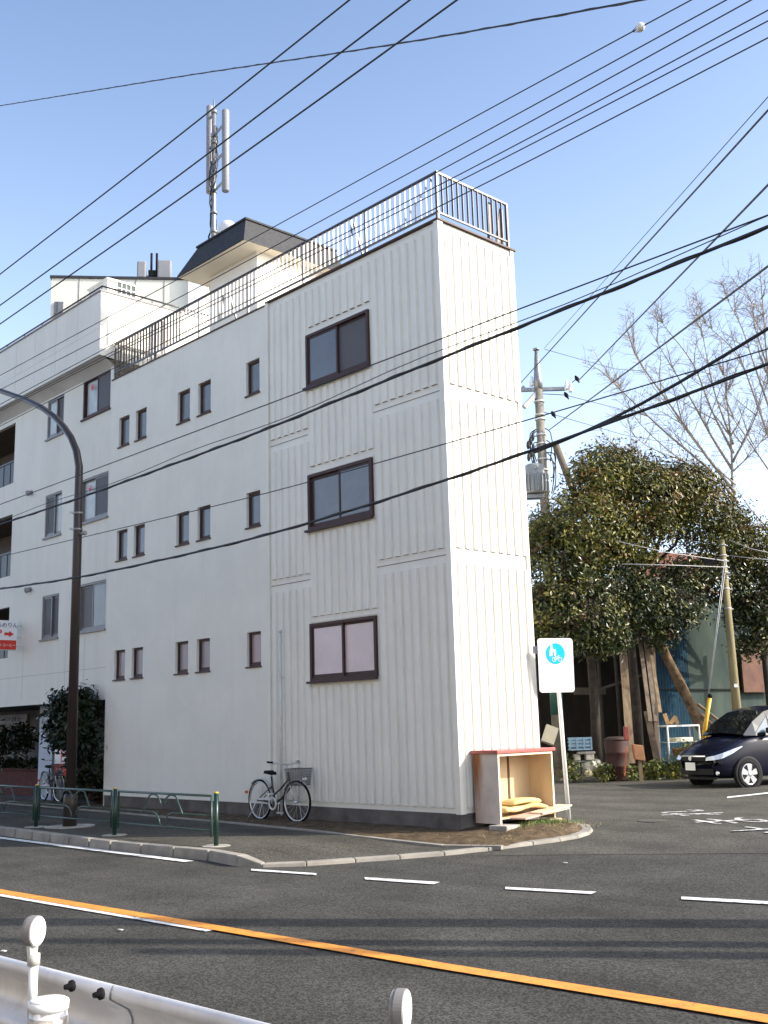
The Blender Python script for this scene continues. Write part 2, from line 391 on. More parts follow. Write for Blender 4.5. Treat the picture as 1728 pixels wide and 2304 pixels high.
# ------------------------------------------------------------ the white building with ribbed siding
FY = 11.718
bld = thing('apartment_building', 'narrow three storey white building with ribbed siding and dark mansard roof hut', 'building', (-16, 12.5, 0))
def wall_holes(mb, x0, x1, z0, z1, y, holes, reveal, mi=0, rmi=0):
    xs = sorted({x0, x1, *[h[0] for h in holes], *[h[1] for h in holes]}); zs = sorted({z0, z1, *[h[2] for h in holes], *[h[3] for h in holes]})
    for a, b in zip(xs, xs[1:]):
        for c, d in zip(zs, zs[1:]):
            mx, mz = (a + b) / 2, (c + d) / 2
            if any(h[0] < mx < h[1] and h[2] < mz < h[3] for h in holes): continue
            mb.quad((a, y, c), (b, y, c), (b, y, d), (a, y, d), mi)
    for h in holes:
        a, b, c, d = h[:4]; r = y + reveal
        mb.quad((a, y, c), (a, y, d), (a, r, d), (a, r, c), rmi); mb.quad((b, y, d), (b, y, c), (b, r, c), (b, r, d), rmi)
        mb.quad((a, y, d), (b, y, d), (b, r, d), (a, r, d), rmi); mb.quad((b, y, c), (a, y, c), (a, r, c), (b, r, c), rmi)
SMX = [(-20.98, -20.53), (-20.26, -19.81), (-18.58, -18.12), (-17.82, -17.37), (-16.18, -15.75)]
SMZ = [(2.66, 3.28), (5.22, 5.88), (7.77, 8.44)]
BGX = (-14.36, -12.70); BGZ = [(2.31, 3.28), (4.90, 5.88), (7.47, 8.46)]
ROOFZ = 9.40
sm_holes = [(a, b, c, d) for a, b in SMX for c, d in SMZ]
mb = MB(); XL, XS, XR = -21.33, -15.53, -11.0
wall_holes(mb, XL, XS, .27, ROOFZ, FY, sm_holes, .10)
BK = [(XR - .03, 13.58), (XL, 16.4)]
mb.quad((XL, FY, .0), (XL, 16.4, .0), (XL, 16.4, ROOFZ), (XL, FY, ROOFZ))
mb.quad((XL, 16.4, 0), (XR - .03, 13.56, 0), (XR - .03, 13.56, ROOFZ), (XL, 16.4, ROOFZ))
mb.quad((XL, FY, ROOFZ), (XS, FY, ROOFZ), (XS, 14.9, ROOFZ), (XL, 16.4, ROOFZ))
mb.build('stucco_wall', M_WALL, bld)
# ribbed siding: base sheet, corner post, ribs per storey
cw = MB(); BY = FY + .036
bg_holes = [(BGX[0], BGX[1], c, d) for c, d in BGZ]
wall_holes(cw, XS, XR - .09, .27, 9.44, BY, bg_holes, .06)
EX = XR - .028
cw.quad((EX, FY + .11, .27), (EX, 13.56, .27), (EX, 13.56, 9.44), (EX, FY + .11, 9.44))
cw.box(XR - .10, XR, FY, FY + .115, .262, 9.445)                     # corner post
cw.box(EX - .02, XR - .002, 13.50, 13.575, .262, 9.445)                # far corner post
cw.box(XS - .03, XS + .05, FY - .012, BY + .01, .262, 9.45)
cw.quad((XS, BY, 9.44), (EX, BY, 9.44), (EX, 13.56, 9.44), (XS, 14.9, 9.44))
def rib_y(x, z0, z1):                                                 # on the street front
    w0, w1 = .066, .046
    for (a0, a1, y0, y1) in ((-w0, -w1, BY, FY), (-w1, w1, FY, FY), (w1, w0, FY, BY)):
        cw.quad((x + a0, y0, z0), (x + a1, y1, z0), (x + a1, y1, z1), (x + a0, y0, z1))
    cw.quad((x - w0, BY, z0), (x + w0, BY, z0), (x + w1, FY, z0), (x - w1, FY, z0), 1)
    cw.quad((x - w0, BY, z1), (x - w1, FY, z1), (x + w1, FY, z1), (x + w0, BY, z1))
def rib_x(y, z0, z1):                                                 # on the end wall
    w0, w1 = .060, .052; X0, X1 = EX, XR
    for (a0, a1, x0, x1) in ((-w0, -w1, X0, X1), (-w1, w1, X1, X1), (w1, w0, X1, X0)):
        cw.quad((x0, y + a0, z0), (x1, y + a1, z0), (x1, y + a1, z1), (x0, y + a0, z1))
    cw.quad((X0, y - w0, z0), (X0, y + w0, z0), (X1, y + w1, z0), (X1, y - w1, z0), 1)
    cw.quad((X0, y - w0, z1), (X1, y - w1, z1), (X1, y + w1, z1), (X0, y + w0, z1))
ST = [(.352, 3.925), (4.16, 6.51), (6.748, 9.31)]
nr = 23
for k in range(nr):
    x = XS + .16 + k * ((XR - .10 - .13) - (XS + .16)) / (nr - 1)
    if BGX[0] - .06 < x < BGX[1] + .06:
        for z0, z1 in ((.352, 2.22), (3.40, 4.82), (6.03, 7.39), (8.60, 9.31)): rib_y(x, z0, z1)
    else:
        for z0, z1 in ST: rib_y(x, z0, z1)
for k in range(9):
    for z0, z1 in ST: rib_x(11.93 + k * .195, z0, z1)
for z in (4.045, 6.63):
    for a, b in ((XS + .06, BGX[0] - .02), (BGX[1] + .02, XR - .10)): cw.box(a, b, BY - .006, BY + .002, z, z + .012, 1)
    cw.box(EX - .002, EX + .006, FY + .12, 13.5, z, z + .012, 0)
for c, d in BGZ[:2]: cw.box(BGX[0] - .03, BGX[1] + .03, BY - .012, BY, d + .02, d + .035)
cw.build('ribbed_siding', [M_SIDING, M_GRIME_SHADE], bld)
pb = MB(); pb.box(XL + .01, XR - .03, FY + .02, 12.2, -.12, .268); pb.box(XR - .8, XR - .03, 12.2, 13.5, -.12, .268)
pb.build('plinth', M_PLINTH, bld)
cp = MB(); cp.box(XL, XS - .04, FY - .02, FY + .10, ROOFZ, ROOFZ + .03)
cp.box(XS - .03, XR + .02, FY - .02, FY + .10, 9.446, 9.475); cp.box(XR - .10, XR + .02, FY + .10, 13.62, 9.446, 9.475)
cp.build('roof_coping', M_BRONZE, bld)
dp = MB(); dp.tube([(-15.15, FY - .035, .1), (-15.15, FY - .035, 3.2)], .022, 8); dp.lathe((-15.15, FY - .035, 3.2), (0, 0, 1), [(0, .03), (.05, .03)], 8)
dp.box(-15.19, -15.11, FY - .03, FY, 1.2, 1.23); dp.box(-15.19, -15.11, FY - .03, FY, 2.4, 2.43)
dp.build('downpipe', M_OFFW, bld)
def small_window(x0, x1, z0, z1, y, parent, glass, name='window'):
    t = .045
    f = MB(); f.box(x0, x1, y, y + .05, z0, z0 + t); f.box(x0, x1, y, y + .05, z1 - t, z1)
    f.box(x0, x0 + t, y, y + .05, z0 + t, z1 - t); f.box(x1 - t, x1, y, y + .05, z0 + t, z1 - t)
    f.box(x0 + t, x1 - t, y + .012, y + .04, z0 + t, z0 + t + .03)
    fo = f.build(name, M_BRONZE, parent)
    p = MB(); p.box(x0 + t, x1 - t, y + .03, y + .04, z0 + t + .03, z1 - t); p.build('pane', glass, fo)
    s = MB(); s.box(x0 - .02, x1 + .02, FY - .03, y, z0 - .03, z0 - .003); s.build('sill', M_BRONZE, fo)
for k, (c, d) in enumerate(SMZ):
    for i, (a, b) in enumerate(SMX): small_window(a, b, c, d, FY + .055, bld, M_FROST if k else (M_PINK2 if i == 4 else mat('dim_rose_glass', (.27, .215, .215), .25, .1, 3)))
def slider(x0, x1, z0, z1, y, parent, glassL, glassR, frame, front_left=True, name='window', sill=True, t=.05):
    f = MB(); f.box(x0, x1, y, y + .09, z0, z0 + t); f.box(x0, x1, y, y + .09, z1 - t, z1)
    f.box(x0, x0 + t, y, y + .09, z0 + t, z1 - t); f.box(x1 - t, x1, y, y + .09, z0 + t, z1 - t)
    fo = f.build(name, frame, parent); xm = (x0 + x1) / 2; s_ = .038
    for (a, b, yy, gl) in ((x0 + t, xm + s_ / 2, y + (.02 if front_left else .055), glassL), (xm - s_ / 2, x1 - t, y + (.055 if front_left else .02), glassR)):
        q = MB(); q.box(a, b, yy, yy + .028, z0 + t, z0 + t + s_ + .02); q.box(a, b, yy, yy + .028, z1 - t - s_, z1 - t)
        q.box(a, a + s_, yy, yy + .028, z0 + t + s_ + .02, z1 - t - s_); q.box(b - s_, b, yy, yy + .028, z0 + t + s_ + .02, z1 - t - s_)
        q.box(a + s_, b - s_, yy + .01, yy + .018, z0 + t + s_ + .02, z1 - t - s_, 1)
        q.build('pane', [frame, gl], fo)
    if sill:
        s = MB(); s.box(x0 - .03, x1 + .03, y - .06, y, z0 - .04, z0 - .003); s.build('sill', frame, fo)
    return fo
for k, (c, d) in enumerate(BGZ):
    gl = M_PINK if k == 0 else (M_FROST if k == 1 else mat('dim_glass', (.105, .112, .122), .15, .1, 2, spec=.7)); slider(BGX[0], BGX[1], c, d, FY - .012, bld, gl, gl if k < 2 else M_MESH if k == 2 else gl, M_BRONZE, front_left=(k != 1))
# roof railing: flat pickets set edge-on to the street
rl = MB(); RT, RB = 10.27, 9.58
rl.box(XL + .03, XR + .0, FY + .02, FY + .06, RT, RT + .035); rl.box(XL + .03, XR, FY + .025, FY + .055, RB, RB + .03)
rl.box(XR - .05, XR - .01, FY + .02, 13.5, RT, RT + .035); rl.box(XR - .045, XR - .015, FY + .02, 13.5, RB, RB + .03)
x = XL + .05; k = 0
while x < XR - .05:
    if k % 14 == 0: rl.box(x - .018, x + .018, FY + .02, FY + .06, 9.45, RT)
    else: rl.box(x - .004, x + .004, FY + .025, FY + .06, RB + .03, RT)
    x += .122; k += 1
y = FY + .16
while y < 13.45: rl.box(XR - .048, XR - .012, y - .005, y + .005, RB + .03, RT); y += .122
for (px_, py_) in ((XR - .03, FY + .04), (XR - .03, 13.48)): rl.box(px_ - .022, px_ + .022, py_ - .022, py_ + .022, 9.45, RT + .01)
rl.box(XL + .03, XL + .06, FY + .06, 14.2, RT, RT + .03); rl.box(XL + .03, XL + .06, FY + .06, 14.2, RB, RB + .03)
for i in range(18): rl.box(XL + .035, XL + .055, FY + .15 + i * .12, FY + .158 + i * .12, RB + .03, RT)
rl.box(XR - .16, XR - .10, 13.1, 13.16, 9.45, RT - .03); rl.prism([(XR - .12, 13.48, 9.45), (XR - .12, 13.22, 9.45), (XR - .12, 13.4, RT - .05), (XR - .12, 13.48, RT - .05)], (.012, 0, 0))
for (xx, yy) in ((-13.05, FY + .3), (-16.9, FY + .35)):
    rl.bar((xx, yy, 9.45), (xx, yy - .25, RT - .1), .03, .03)
rl.build('roof_railing', M_RAIL, bld)
# roof hut under a mansard
ph = MB(); hx0, hx1, hy0, hy1 = -18.95, -17.2, 12.75, 14.6; ph.box(hx0, hx1, hy0, hy1, 9.41, 11.40)
hut = ph.build('roof_hut', mat('hut_wall', (.78, .74, .66), .8, .05, 2), bld)
ms = MB(); e = [(-19.42, 12.2), (-16.9, 12.2), (-16.9, 14.95), (-19.42, 14.95)]; tp = [(-18.85, 12.36), (-17.06, 12.36), (-17.06, 14.8), (-18.85, 14.8)]
z0, z1, z2 = 11.40, 11.44, 11.95
lo = [(x, y, z0) for x, y in e]; md = [(x, y, z1) for x, y in e]; hi = [(x, y, z2) for x, y in tp]
ms.add(lo + md + hi, [(0, 1, 5, 4), (1, 2, 6, 5), (2, 3, 7, 6), (3, 0, 4, 7), (4, 5, 9, 8), (5, 6, 10, 9), (6, 7, 11, 10), (7, 4, 8, 11), (8, 9, 10, 11)])
ms.add([(p[0] + (.015 if p[0] < -18 else -.015), p[1] + (.015 if p[1] < 13 else -.015), z0 + .002) for p in lo], [(3, 2, 1, 0)], 1)
ms.box(-18.88, -17.03, 12.33, 14.83, z2, z2 + .04)
ms.build('mansard_roof', [M_SHING, M_CREAM], hut)
# shingle courses
shb = M_SHING.node_tree; tc = shb.nodes.new('ShaderNodeTexCoord'); br = shb.nodes.new('ShaderNodeTexBrick'); mp = shb.nodes.new('ShaderNodeMapping')
mp.inputs['Rotation'].default_value = (R_(90), 0, R_(45)); br.inputs['Scale'].default_value = 5; br.inputs['Mortar Size'].default_value = .03
shb.links.new(tc.outputs['Object'], mp.inputs[0]); shb.links.new(mp.outputs[0], br.inputs['Vector'])
bp = shb.nodes.new('ShaderNodeBump'); bp.inputs['Strength'].default_value = .9; bp.inputs['Distance'].default_value = .02; shb.links.new(br.outputs['Fac'], bp.inputs['Height']); bp.invert = True
shb.links.new(bp.outputs[0], shb.nodes['Principled BSDF'].inputs['Normal'])

# mast with panel antennas
ma = thing('antenna_mast', 'tall grey phone antenna mast with long cylinders on the dark roof hut', 'antenna mast', (-18.65, 12.6, 11.9))
MXY = Vector((-18.62, 12.62)); topz = on_y(484, 222, 12.62).z
q = MB(); q.tube([(MXY.x, MXY.y, 11.7), (MXY.x, MXY.y, 12.6), (MXY.x, MXY.y, topz - .35)], [.06, .055, .045], 10); q.tube([(MXY.x, MXY.y, topz - .4), (MXY.x, MXY.y, topz)], .014, 6)
for zz in (12.3, 12.75): q.lathe((MXY.x, MXY.y, zz), (0, 0, 1), [(0, .085), (.05, .085)], 10)
q.build('pole', M_STEEL, ma)
for (p0, p1, mtx) in (((506, 432), (509, 247), 0), ((470, 436), (474, 238), 1)):
    yy = 12.62 + (-.12 if mtx == 0 else (.1 if mtx == 1 else .28))
    a, b = on_y(*p0, yy), on_y(*p1, yy); x_ = (a.x + b.x) / 2
    c = MB(); c.lathe((x_, yy, a.z), (0, 0, 1), [(0, .07), (.02, .082), (b.z - a.z - .02, .082), (b.z - a.z, .07)], 14); c.build('panel_antenna', M_ANT, ma)
    for t in (.15, .5, .85):
        c = MB(); z_ = a.z + (b.z - a.z) * t; c.bar((MXY.x, MXY.y, z_), (x_, yy, z_), .035, .05); c.lathe((MXY.x, MXY.y, z_ - .04), (0, 0, 1), [(0, .07), (.08, .07)], 8); c.build('bracket', M_STEEL, ma)
c = MB(); rr = random.Random(4)
for k in range(6):
    a0 = rr.random() * 6.28; pts = []
    for i in range(26):
        z_ = 11.75 + i * .125; a = a0 + i * .25 + rr.random() * .5; r_ = .055 + (.05 * rr.random() if i > 9 else .025 * rr.random()) + (.07 if i in (3, 4) else 0)
        pts.append((MXY.x + math.cos(a) * r_, MXY.y + math.sin(a) * r_, z_))
    c.tube(pts, .011, 5)
c.build('feeder_cable', M_CABLE, ma)
ds_ = thing('dish_antenna', 'round white dish antenna peeping over the dark mansard roof', 'dish antenna', (-18.2, 13.0, 12.0))
pc = on_y(509, 515, 13.2); c = MB(); c.lathe(pc + Vector((-.03, .08, 0)), (.62, -.75, -.2), [(0, .02), (.02, .14), (.06, .20), (.09, .215), (.14, .18), (.17, .10), (.18, .02)], 20); c.build('dish', M_WHITE, ds_)
c = MB(); c.tube([pc + Vector((-.05, .1, .0)), (pc.x - .05, pc.y + .12, 11.98)], .03, 8); c.build('dish_stand', M_STEEL, ds_)

# ------------------------------------------------------------ the left building
LY = 11.76
lb = thing('office_building', 'white panelled building with overhanging top floor and open ground floor', 'building', (-26, 13, 0))
mb = MB(); WX0, WX1 = -34.0, -21.335
lw = [(-22.79, -21.48, 8.82, 9.79), (-24.62, -23.75, 8.73, 9.72), (-22.78, -21.48, 6.31, 7.35), (-24.58, -23.71, 6.24, 7.30), (-22.78, -21.48, 3.80, 4.89), (-24.57, -23.70, 3.78, 4.82)]
bal = [(-33.5, -26.45, 7.98, 9.60), (-33.5, -26.42, 5.55, 7.15), (-33.5, -26.38, 3.47, 4.75)]
wall_holes(mb, WX0, WX1, 2.26, 9.80, LY, lw, .10)if False else None
holes = lw + bal
wall_holes(mb, WX0, WX1, 2.26, 9.80, LY, holes, .11)
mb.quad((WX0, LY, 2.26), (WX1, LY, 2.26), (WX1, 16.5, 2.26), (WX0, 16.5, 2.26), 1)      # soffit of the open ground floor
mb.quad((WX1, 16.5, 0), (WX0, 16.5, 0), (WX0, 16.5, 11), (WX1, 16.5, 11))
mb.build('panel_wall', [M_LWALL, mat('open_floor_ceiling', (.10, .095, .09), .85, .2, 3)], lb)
for i, h in enumerate(holes):
    if i >= 6:
        rc = MB(); a, b, c, d = h
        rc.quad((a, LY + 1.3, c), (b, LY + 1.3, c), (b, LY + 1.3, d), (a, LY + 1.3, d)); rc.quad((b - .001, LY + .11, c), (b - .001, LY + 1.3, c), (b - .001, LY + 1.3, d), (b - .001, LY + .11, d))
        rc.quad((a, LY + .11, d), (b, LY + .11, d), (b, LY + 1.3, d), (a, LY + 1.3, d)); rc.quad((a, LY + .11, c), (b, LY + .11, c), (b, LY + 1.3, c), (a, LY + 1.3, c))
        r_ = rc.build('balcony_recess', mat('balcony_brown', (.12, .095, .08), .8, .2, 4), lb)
        rc = MB(); rc.box(a, b - .01, LY + .10, LY + .13, c, c + .62); rc.box(a, b - .01, LY + .08, LY + .15, c + .62, c + .66)
        for k in range(10): rc.box(b - .4 * k - .05, b - .4 * k - .03, LY + .088, LY + .10, c, c + .62)
        rc.build('balcony_panel', mat('balcony_dark', (.03, .026, .028), .4, .2, 6), r_)
M_ALU = mat('dull_aluminium', (.20, .19, .19), .45, .15, 8, metal=.3)
for i, h in enumerate(lw):
    a, b, c, d = h
    gl = (M_CURTAIN, M_MESH) if i % 2 == 0 else (M_MESH, M_CURTAIN)
    if i == 1: gl = (M_CURTAIN, M_MESH)
    if i == 4: gl = (mat('brown_screen', (.09, .075, .072), .5, .2, 12), M_FROST)
    if i == 5: gl = (M_MESH, M_MESH)
    fo = slider(a, b, c, d, LY + .015, lb, gl[0], gl[1], M_ALU if i != 0 else M_BRONZE, front_left=(i % 2 == 1), t=.045)
    if i in (0, 2):
        t_ = MB(); tx = a + .42; tz = d - .28
        t_.prism([(tx - .09, LY + .02, tz + .05), (tx + .09, LY + .02, tz + .05), (tx, LY + .02, tz - .07)], (0, -.003, 0)); t_.box(tx - .08, tx + .08, LY + .015, LY + .02, tz + .07, tz + .09)
        t_.build('red_access_mark', mat('red_sticker', (.6, .03, .03), .5), fo)
# panel joints
mb = MB()
for z in (5.35, 7.9, 2.95): mb.box(WX0, WX1 - .03, LY - .004, LY + .001, z, z + .010) if z == 2.95 else None
for x in (-25.5, -23.3, -22.4):
    mb.box(x, x + .008, LY - .003, LY + .001, 2.4, 3.7)
mb.build('panel_joint', mat('joint_grey', (.42, .41, .40), .9), lb)
# overhanging top floor
ov = MB(); OY = 11.39; OB, OT = 9.98, 11.50
ov.add([(WX0, OY, OB), (WX1, OY, OB), (WX1, OY, OT), (WX0, OY, OT)], [(0, 1, 2, 3)])
ov.add([(WX1, OY, OB), (WX1, OY + .45, OB - .05), (WX1, 15.6, OB - .05), (WX1, 15.6, OT), (WX1, OY, OT)], [(0, 1, 2, 3, 4)])
n = 8
for k in range(n):                                                  # curved underside
    t0, t1 = k / n, (k + 1) / n
    f = lambda t: (OY + .40 * t, OB - .24 * t ** 1.7)
    (ya, za), (yb, zb) = f(t0), f(t1)
    ov.add([(WX0, ya, za), (WX1, ya, za), (WX1, yb, zb), (WX0, yb, zb)], [(3, 2, 1, 0)], 1, True)
ov.add([(WX0, OY, OT), (WX1, OY, OT), (WX1, 15.6, OT), (WX0, 15.6, OT)], [(0, 1, 2, 3)])
for x in [WX1 - 1.1 * k for k in range(1, 11)]: ov.box(x, x + .008, OY - .003, OY, OB + .05, OT, 2)
ov.box(WX0, WX1, OY - .003, OY, 10.62, 10.63, 2)
po = ov.build('top_floor', [M_LWALL, mat('soffit_grey', (.55, .53, .5), .85, .1, 2), mat('faint_joint', (.60, .59, .57), .9)], lb)
c = MB(); c.box(WX0, WX1 + .02, OY - .03, OY + .1, OT + .002, OT + .035); c.box(WX1 - .1, WX1 + .02, OY + .1, 15.5, OT + .002, OT + .035); c.build('parapet_cap', mat('cap_grey', (.25, .24, .25), .6), po)
c = MB(); c.tube([(WX0, OY + .04, OT + .14), (WX1 - .03, OY + .04, OT + .14), (WX1 - .03, 15.2, OT + .14)], .022, 8)
for k in range(12): c.tube([(WX1 - .05 - k, OY + .04, OT + .03), (WX1 - .05 - k, OY + .04, OT + .14)], .014, 6)
for k in range(4): c.tube([(WX1 - .03, OY + .9 * (k + .5), OT + .03), (WX1 - .03, OY + .9 * (k + .5), OT + .14)], .014, 6)
c.build('parapet_rail', M_RAIL, po)
c = MB(); c.box(WX1 - .001, WX1 + .04, 12.72, 12.86, 9.4, 11.05); c.build('pipe_cover', mat('pipe_cover_grey', (.42, .42, .43), .6), po)
c = MB(); c.tube([(WX1 + .06, 13.05, 9.4), (WX1 + .06, 13.05, 11.2)], .03, 8); c.build('vent_pipe', mat('pinkish_pipe', (.5, .4, .4), .6), po)
for (px, py) in ((67, 1107), (64, 1325)):
    p = on_y(px, py, LY - .06); c = MB(); c.lathe((p.x, LY, p.z), (0, -1, -.35), [(0, .05), (.06, .055), (.13, .075), (.15, .06)], 12); c.build('vent_hood', M_STEEL, lb)
# roof hut of the left building with a gridded window
RXp = on_y(242, 629, 13.2); RX = RXp.x; RZ = RXp.z; yb = on_x(315.6, 642, RX).y
hA = MB(); hA.box(RX - 1.0, RX, 13.2, yb, OT, RZ); hA.box(RX - 1.05, RX + .04, 13.16, yb + .04, RZ + .002, RZ + .05); hh = hA.build('rooftop_room', M_LWALL, lb)
wa, wb_ = on_x(262, 634, RX), on_x(304, 672, RX)
c = MB(); c.box(RX, RX + .015, wa.y, wb_.y, wb_.z, wa.z)
for k in range(5): yk = wa.y + (wb_.y - wa.y) * k / 4; c.box(RX + .015, RX + .03, yk - .012, yk + .012, wb_.z, wa.z, 1)
for zk in (wa.z, (wa.z + wb_.z) / 2, wb_.z): c.box(RX + .015, RX + .03, wa.y, wb_.y, zk - .012, zk + .012, 1)
c.build('grid_window', [mat('grid_glass', (.10, .12, .115), .7, spec=.04), M_OFFW], hh)
# ground floor: back wall, side, pillar, planter
c = MB(); c.box(WX0, -26.6, 14.2, 14.3, .01, 2.255); c.box(-28.7, -26.6, 14.12, 14.2, .01, 2.255, 1); c.box(-26.6, -21.36, 16.0, 16.1, .01, 2.255, 1)
c.build('shopfront_wall', [mat('shop_grey', (.16, .155, .15), .85, .25, 3), mat('shop_brown', (.022, .018, .016), .7, .3, 4)], lb)
c = MB(); c.box(-25.72, -25.0, 12.35, 12.9, .01, 2.255); c.build('pillar', mat('pale_blue_pillar', (.46, .50, .58), .7, .1, 3, .2), lb)
c = MB(); c.box(WX0, -21.36, 11.95, 16.4, -.1, .012); c.build('floor_slab', mat('dark_floor', (.09, .085, .08), .9, .3, 3), lb)
tag(lb, None)
pl = thing('planter_box', 'long red brick planter under the open ground floor', 'planter', (-28, 13, 0)); c = MB(); c.box(-31.5, -26.95, 12.95, 13.55, .01, .66); c.box(-31.5, -26.9, 12.9, 13.6, .66, .70)
c.build('brick_box', mat('planter_red', (.085, .018, .012), .85, .4, 9, .5, 30), pl)

# ------------------------------------------------------------ foliage builder
def leaf_mat(name, col, rough=.42, var=.5):
    mt = mat(name, col, rough, var, 1.7, spec=.32); mt.node_tree.nodes['Principled BSDF'].inputs['Subsurface Weight'].default_value = 0
    return mt
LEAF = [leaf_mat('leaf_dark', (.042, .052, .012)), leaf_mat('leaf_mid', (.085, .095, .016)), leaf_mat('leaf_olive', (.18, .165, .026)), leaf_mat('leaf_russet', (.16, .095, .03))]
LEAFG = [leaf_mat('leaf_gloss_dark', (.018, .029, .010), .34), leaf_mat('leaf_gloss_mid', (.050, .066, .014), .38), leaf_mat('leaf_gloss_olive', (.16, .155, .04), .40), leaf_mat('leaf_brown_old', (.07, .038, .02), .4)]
def leaves(name, blobs, n, size, mats, parent, seed=1, weights=(4, 4, 2, 2), top_russet=None, clump=.28, shell=.55):
    r = random.Random(seed); mb = MB(); vols = [b[1][0] * b[1][1] + b[1][0] * b[1][2] for b in blobs]; tot = sum(vols)
    for (c, rad), v in zip(blobs, vols):
        c = Vector(c); k = int(n * v / tot); per = 26
        for q in range(max(1, k // per)):
            d = Vector((r.gauss(0, 1), r.gauss(0, 1), r.gauss(0, 1))).normalized(); f = shell + (1 - shell) * r.random() ** .6
            f *= (1 + .16 * math.sin(d.x * 7 + c.x) * math.sin(d.z * 6 + c.z))
            cc = c + Vector((d.x * rad[0], d.y * rad[1], d.z * rad[2])) * f
            mi = r.choices(range(len(mats)), weights)[0]
            if top_russet and d.z > .1 and r.random() < top_russet: mi = len(mats) - 1
            for i in range(per):
                p = cc + Vector((r.gauss(0, clump), r.gauss(0, clump), r.gauss(0, clump * .7)))
                nrm = (d * .7 + Vector((r.gauss(0, .6), r.gauss(0, .6), r.gauss(.35, .6)))).normalized(); u = nrm.orthogonal().normalized(); a = r.random() * 6.28
                u = (u * math.cos(a) + nrm.cross(u) * math.sin(a)); v_ = nrm.cross(u); s = size * (.6 + .8 * r.random())
                m2 = mi if r.random() < .75 else r.choices(range(len(mats)), weights)[0]
                mb.add([p - u * s, p + v_ * s * .42 + nrm * s * .1, p + u * s, p - v_ * s * .42 + nrm * s * .1], [(0, 1, 2, 3)], m2)
    return mb.build(name, mats, parent)
def limb_tree(mb, base, tips, r0, seed=1, seg=7, mi=0):
    r = random.Random(seed)
    for t in tips:
        a, b = Vector(base), Vector(t); pts = []
        for i in range(seg + 1):
            s = i / seg; p = a.lerp(b, s); p.z += (b - a).length * .08 * math.sin(math.pi * s); p += Vector((r.gauss(0, .05), r.gauss(0, .05), 0)) * (0 if i in (0, seg) else 1.3); pts.append(p)
        mb.tube(pts, [r0 * (1 - .8 * i / seg) for i in range(seg + 1)], 6, mi)
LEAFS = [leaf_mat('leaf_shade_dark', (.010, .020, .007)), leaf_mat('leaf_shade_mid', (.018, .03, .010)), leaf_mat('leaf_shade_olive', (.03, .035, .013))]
M_BARK = mat('dark_bark', (.042, .032, .025), .9, .5, 6, .8, 20)

# shrub and little plants by the left building
t = thing('shrub', 'dark leafy shrub taller than the open ground floor beside the lamp post', 'shrub', (-22.4, 11.55, 0))
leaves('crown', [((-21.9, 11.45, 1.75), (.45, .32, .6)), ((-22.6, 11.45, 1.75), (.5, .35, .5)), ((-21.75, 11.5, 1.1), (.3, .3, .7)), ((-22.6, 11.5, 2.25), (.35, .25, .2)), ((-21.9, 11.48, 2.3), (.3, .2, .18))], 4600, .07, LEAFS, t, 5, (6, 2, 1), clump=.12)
c = MB(); limb_tree(c, (-22.1, 11.5, 0), [(-21.8, 11.45, 1.9), (-22.5, 11.45, 1.9), (-21.7, 11.5, 1.2)], .035, 3); c.build('stem', M_BARK, t)
t = thing('potted_tree', 'small bare stemmed tree growing from the red planter', 'plant', (-28.3, 13.2, .66))
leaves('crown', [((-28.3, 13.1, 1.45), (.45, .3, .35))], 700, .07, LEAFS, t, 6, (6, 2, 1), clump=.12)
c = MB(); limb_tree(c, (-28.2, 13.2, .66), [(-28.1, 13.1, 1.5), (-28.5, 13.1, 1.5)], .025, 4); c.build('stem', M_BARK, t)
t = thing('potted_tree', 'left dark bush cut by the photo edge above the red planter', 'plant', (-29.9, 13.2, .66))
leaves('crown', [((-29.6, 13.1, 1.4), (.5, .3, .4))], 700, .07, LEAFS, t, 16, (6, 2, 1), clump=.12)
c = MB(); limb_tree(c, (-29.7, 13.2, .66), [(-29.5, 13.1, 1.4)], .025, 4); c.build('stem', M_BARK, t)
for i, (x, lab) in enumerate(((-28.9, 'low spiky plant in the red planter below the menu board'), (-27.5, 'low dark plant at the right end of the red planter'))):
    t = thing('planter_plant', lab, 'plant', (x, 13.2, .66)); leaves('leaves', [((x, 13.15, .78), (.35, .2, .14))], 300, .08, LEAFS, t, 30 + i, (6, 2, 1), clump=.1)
t = thing('shrub', 'low dark bushes filling the shade under the tall shrub', 'shrub', (-22, 12, 0))
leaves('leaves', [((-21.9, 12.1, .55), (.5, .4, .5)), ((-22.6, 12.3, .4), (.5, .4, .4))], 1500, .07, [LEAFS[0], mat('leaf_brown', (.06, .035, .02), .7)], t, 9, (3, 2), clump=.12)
# menu board
t = thing('menu_board', 'pale menu board with dark writing on the shaded shop wall', 'menu board', (-30.2, 14.1, 1.8)); c = MB(); c.box(-32.2, -30.25, 14.13, 14.18, 1.52, 2.16); c.build('board', mat('menu_white', (.34, .34, .34), .6, .1, 3), t)
MI = mat('ink_dark', (.03, .03, .035), .6)
for k in range(3):
    text_obj('menu_lettering', ('ランチ 定食 カレー', 'コーヒー 軽食 サンド', 'お弁当 ケーキ 紅茶')[k], MI, t, (-31.1, 14.125, 2.02 - k * .19), (1, 0, 0), (0, 0, 1), .16)

